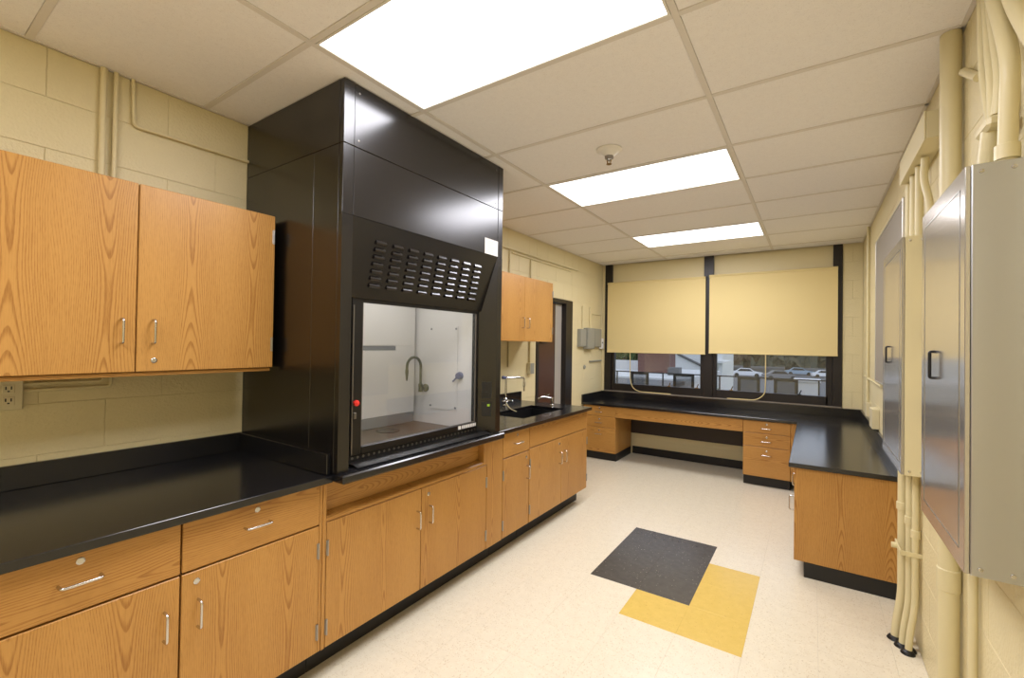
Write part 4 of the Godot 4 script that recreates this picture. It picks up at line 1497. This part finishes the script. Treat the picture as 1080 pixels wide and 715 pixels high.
# ---------------------------------------------------------------- outside
func blob(st: SurfaceTool, c: Vector3, r: Vector3, sd: int, rough: float) -> void:
	var nz := FastNoiseLite.new()
	nz.seed = sd
	nz.frequency = 1.0
	nz.fractal_octaves = 3
	var N := 14
	var K := 22
	var P := []
	for j in range(N + 1):
		var row := []
		var th := PI * j / N
		for i in range(K):
			var ph := TAU * i / K
			var dv := Vector3(sin(th) * cos(ph), cos(th), sin(th) * sin(ph))
			row.append(c + dv * r * (1.0 + rough * nz.get_noise_3dv(dv * 2.6)))
		P.append(row)
	for j in N:
		for i in K:
			var i2 := (i + 1) % K
			var q := [P[j][i], P[j + 1][i], P[j + 1][i2], P[j][i2]]
			for f in [[0, 1, 2], [0, 2, 3]]:
				var n: Vector3 = (q[f[1]] - q[f[0]]).cross(q[f[2]] - q[f[0]])
				if n.length() < 1e-9:
					continue
				n = n.normalized()
				if n.dot(q[f[0]] - c) < 0:
					n = -n
				tri(st, q[f[0]], q[f[1]], q[f[2]], n)

func tree(label: String, x: float, d: float, y0: float, h: float, w: float, m: Material, sd: int) -> void:
	var o := thing("tree", label, "tree", V(x, y0, d), "trees beyond the car park")
	var st := mb()
	lathe(st, V(x, y0, d), Vector3.UP, [[w * 0.08, 0.0], [w * 0.06, h * 0.5], [0.0, h * 0.8]], 8)
	part("trunk", st, M.bark, o)
	st = mb()
	var r := RandomNumberGenerator.new()
	r.seed = sd
	for k in 14:
		var a := r.randf() * TAU
		var q := r.randf_range(0.0, 0.3) * w
		blob(st, V(x + cos(a) * q, y0 + h * r.randf_range(0.3, 0.75), d + sin(a) * q), Vector3(w * 0.33, h * 0.22, w * 0.33) * r.randf_range(0.7, 1.1), sd * 10 + k, 0.7)
	part("crown", st, m, o)

func car(label: String, x: float, d: float, y0: float, turn: float, m: Material, s: float) -> void:
	var o := thing("car", label, "car", V(x, y0, d), "parked cars outside")
	var keep := org
	org = Vector3.ZERO
	var st := mb()
	prism(st, [Vector2(-2.2, 0.3), Vector2(2.2, 0.3), Vector2(2.25, 0.7), Vector2(1.3, 0.88), Vector2(-1.7, 0.9), Vector2(-2.25, 0.8)], 2, -0.85, 0.85)
	prism(st, [Vector2(-1.6, 0.89), Vector2(1.15, 0.87), Vector2(0.45, 1.36), Vector2(-0.9, 1.38)], 2, -0.7, 0.7)
	part("body", st, m, o)
	st = mb()
	for e in [-0.715, 0.702]:
		prism(st, [Vector2(-1.35, 0.92), Vector2(0.9, 0.92), Vector2(0.4, 1.28), Vector2(-0.85, 1.30)], 2, e, e + 0.013)
	part("window", st, M.black, o)
	for wx in [-1.4, 1.4]:
		for e in [-0.87, 0.70]:
			st = mb()
			lathe(st, V(wx, 0.32, e + 0.17), Vector3(0, 0, 1), [[0.0, 0.0], [0.32, 0.0], [0.32, 0.17], [0.0, 0.17]], 14)
			part("wheel", st, M.black, o)
	org = keep
	o.rotation.y = turn
	o.scale = Vector3.ONE * s

func build_outside() -> void:
	M.asphalt = flat(rgb(96, 97, 100), 0.9)
	M.grass = flat(rgb(92, 104, 64), 0.95)
	M.bark = flat(rgb(70, 60, 50), 0.9)
	M.leaf_grey = flat(rgb(88, 94, 84), 0.95)
	M.leaf_brown = flat(rgb(110, 94, 82), 0.95)
	M.leaf_green = flat(rgb(86, 108, 60), 0.95)
	M.siding = flat(rgb(226, 226, 223), 0.7)
	M.roofing = flat(rgb(214, 213, 210), 0.8)
	M.roof_dark = flat(rgb(110, 108, 106), 0.85)
	M.brick_a = flat(rgb(128, 92, 80), 0.9)
	M.brick_b = flat(rgb(114, 82, 74), 0.9)
	M.iron = flat(rgb(18, 17, 16), 0.6)
	M.screen = flat(Color(0.10, 0.10, 0.11, 0.42), 0.6)
	M.screen.transparency = BaseMaterial3D.TRANSPARENCY_ALPHA
	M.car_white = flat(rgb(236, 238, 242), 0.3)
	M.car_blue = flat(rgb(150, 172, 190), 0.3)
	M.car_grey = flat(rgb(120, 122, 128), 0.3)
	var gy := -3.2
	one("car_park", "grey asphalt car park outside below the windows", "ground", V(0, gy, 60))
	var st := mb()
	box(st, -90, 90, gy - 0.3, gy, 9, 128, 0.0)
	done(st, M.asphalt)
	# railing close outside the windows
	var o := thing("railing", "dark metal railing with square panels close outside the windows", "railing", V(1.3, 0.4, 6.6))
	st = mb()
	box(st, -0.6, 3.6, 1.085, 1.10, 6.59, 6.61, 0.0)
	box(st, -0.6, 3.6, 0.72, 0.735, 6.59, 6.61, 0.0)
	part("rail", st, M.iron, o)
	for px in [0.053, 1.493, 2.60, 0.74, 1.30, -0.5, 3.4]:
		simple("post", o, M.iron, px - 0.008, px + 0.008, 0.45, 1.085, 6.59, 6.61, 0.0)
	for q in [[0.285, 0.515], [0.905, 1.150], [1.73, 1.955], [2.145, 2.37]]:
		st = mb()
		box(st, q[0] - 0.018, q[0] + 0.018, 0.735, 1.085, 6.585, 6.615, 0.001)
		box(st, q[1] - 0.018, q[1] + 0.018, 0.735, 1.085, 6.585, 6.615, 0.001)
		box(st, q[0] + 0.018, q[1] - 0.018, 1.060, 1.0845, 6.585, 6.615, 0.001)
		var sq := part("square_frame", st, M.iron, o)
		simple("screen", sq, M.screen, q[0] + 0.018, q[1] - 0.018, 0.735, 1.0595, 6.599, 6.601, 0.0, "dark mesh infill")
	one("roof_ledge", "grey flat roof ledge outside carrying the railing", "roof", V(1.3, 0.4, 7.5))
	st = mb()
	box(st, -4, 6.5, 0.2, 0.45, DB + 0.35, 8.6, 0.0)
	done(st, M.roof_dark)
	# neighbouring low building with flat roof and brick chimney
	o = thing("flat_roof_building", "low building with white flat roof outside behind the railing", "building", V(-2.5, gy, 14))
	simple("wall", o, M.siding, -8.0, -0.55, gy, 0.40, 11.5, 19.0, 0.0)
	simple("roof", o, M.roofing, -8.1, -0.45, 0.401, 0.55, 13.2, 19.1, 0.0)
	simple("lower_roof", o, M.roof_dark, -8.1, -0.45, 0.401, 0.50, 11.4, 13.19, 0.0)
	simple("parapet", o, M.roofing, -8.1, -2.75, 0.551, 0.90, 17.2, 17.5, 0.0)
	simple("roof_unit", o, M.roof_dark, -1.35, -1.0, 0.551, 0.80, 14.8, 15.2, 0.01)
	o = thing("brick_chimney", "broad brown brick chimney standing on the white flat roof", "chimney", V(-2.17, 0.55, 16.2))
	simple("core", o, M.brick_b, -2.72, -1.62, 0.551, 3.6, 16.02, 16.9, 0.0)
	var brick := mb()
	var keep := org
	org = Vector3.ZERO
	box(brick, -0.1, 0.1, -0.03, 0.03, 0.0, 0.02, 0.0)
	org = keep
	var bmesh := brick.commit()
	var bst := mb()
	for r in 40:
		for k in 5:
			var bx := -2.6 + k * 0.215 + (0.1 if r % 2 == 1 else 0.0)
			if bx < -1.7:
				box(bst, bx - 0.1, bx + 0.1, 0.555 + r * 0.072, 0.615 + r * 0.072, 16.0, 16.02, 0.0)
	var bp := part("brickwork", bst, M.brick_a, o)
	bp.set_meta("kind", "stuff")
	# white gabled house
	o = thing("white_house", "large white clapboard house with sloping eave outside", "house", V(-3.2, gy, 25))
	simple("wall", o, M.siding, -5.0, -1.45, gy + 0.002, 1.25, 24.0, 30.0, 0.0)
	st = mb()
	prism(st, [Vector2(-5.0, 1.251), Vector2(-1.45, 1.251), Vector2(-3.2, 3.4)], 2, 24.0, 30.0)
	part("gable", st, M.siding, o)
	st = mb()
	tube(st, [V(-3.25, 1.10, 23.93), V(-2.05, 0.52, 23.93)], 0.06, 8)
	part("handrail", st, M.roof_dark, o, "dark slanting handrail on the white wall")
	simple("porch_roof", o, M.siding, -1.449, -0.95, 0.68, 0.80, 24.0, 26.0, 0.0)
	simple("porch_post", o, M.siding, -1.35, -1.20, gy + 0.002, 0.679, 24.2, 24.4, 0.0)
	# greenery
	for q in [[-2.45, 20.0, 0.12, 0.36, "darker round shrub beside the chimney, before the white house"], [-1.72, 20.5, 0.02, 0.34, "middle round green shrub before the white house outside"], [-1.0, 19.8, -0.18, 0.34, "low round green shrub at the corner of the white house"]]:
		one("shrub", q[4], "shrub", V(q[0], gy, q[1]), "shrubs before the white house")
		st = mb()
		blob(st, V(q[0], q[2] - 0.2, q[1]), Vector3(q[3] * 0.9, 0.42, q[3] * 0.9), int(q[1] * 10), 0.9)
		lathe(st, V(q[0], gy, q[1]), Vector3.UP, [[0.05, 0.0], [0.04, 3.0]], 6)
		done(st, M.leaf_green)
	one("grass_bank", "sloping grass bank outside between the roof and the car park", "grass", V(1.5, gy, 30))
	st = mb()
	prism(st, [Vector2(gy + 0.003, 21.5), Vector2(-0.9, 21.5), Vector2(-1.3, 32.0), Vector2(gy + 0.003, 46.0)], 0, -0.4, 14.0)
	done(st, M.grass)
	car("white saloon car parked beyond the grass bank", -6.2, 80.0, gy + 0.002, 0.12, M.car_white, 1.0)
	car("pale blue car parked far off below the grey trees", 0.6, 92.0, gy + 0.002, 0.1, M.car_blue, 0.95)
	car("grey car parked between the white saloon and the pale blue car", -1.4, 76.0, gy + 0.002, 0.3, M.car_grey, 1.0)
	car("white car parked beyond the pale blue car, below the broad tree", 4.2, 88.0, gy + 0.002, 0.2, M.car_white, 0.85)
	tree("bare brown autumn tree behind the white saloon car", -9.0, 106.0, gy + 0.002, 15.0, 9.0, M.leaf_brown, 3)
	tree("second brown autumn tree, further from the white house", -1.5, 116.0, gy + 0.002, 15.0, 9.0, M.leaf_brown, 4)
	tree("grey green tree behind the grey car", -1.5, 101.0, gy + 0.002, 10.0, 6.0, M.leaf_grey, 5)
	tree("tall grey green tree behind the far cars", 5.5, 104.0, gy + 0.002, 14.0, 9.0, M.leaf_grey, 6)
	tree("broad grey green tree at the far edge of the car park", 15.5, 112.0, gy + 0.002, 16.0, 9.0, M.leaf_grey, 7)
	tree("dark green tree seen over the white flat roof", -32.0, 95.0, gy + 0.002, 15.0, 10.0, M.leaf_green, 8)
	tree("dark green tree behind the brick chimney", -21.5, 100.0, gy + 0.002, 15.0, 10.0, M.leaf_green, 9)
	tree("bare brown autumn tree beside the white house", -15.5, 114.0, gy + 0.002, 15.0, 9.0, M.leaf_brown, 10)
	one("utility_box", "white metal utility box on the roof ledge behind the railing", "box", V(2.4, 0.45, 8.0))
	st = mb()
	box(st, 2.31, 2.62, 0.4505, 1.0, 7.9, 8.2, 0.01)
	box(st, 2.29, 2.64, 0.98, 1.02, 7.88, 8.22, 0.01)
	done(st, M.car_white)
	one("woodland", "dense dull green woodland far behind the car park", "woodland", V(0, gy, 140))
	st = mb()
	var wr := RandomNumberGenerator.new()
	wr.seed = 77
	for k in 46:
		var bx := -62.0 + k * 2.4
		blob(st, V(bx, gy + 2.0 + wr.randf_range(0.0, 5.0), 138.0 + wr.randf_range(0.0, 8.0)), Vector3(3.4, 6.5, 3.0) * wr.randf_range(0.8, 1.3), 500 + k, 0.8)
	box(st, -64.0, 52.0, gy - 0.2, gy + 6.0, 143.0, 146.0, 0.0)
	var wd := done(st, M.leaf_grey)
	wd.set_meta("kind", "stuff")
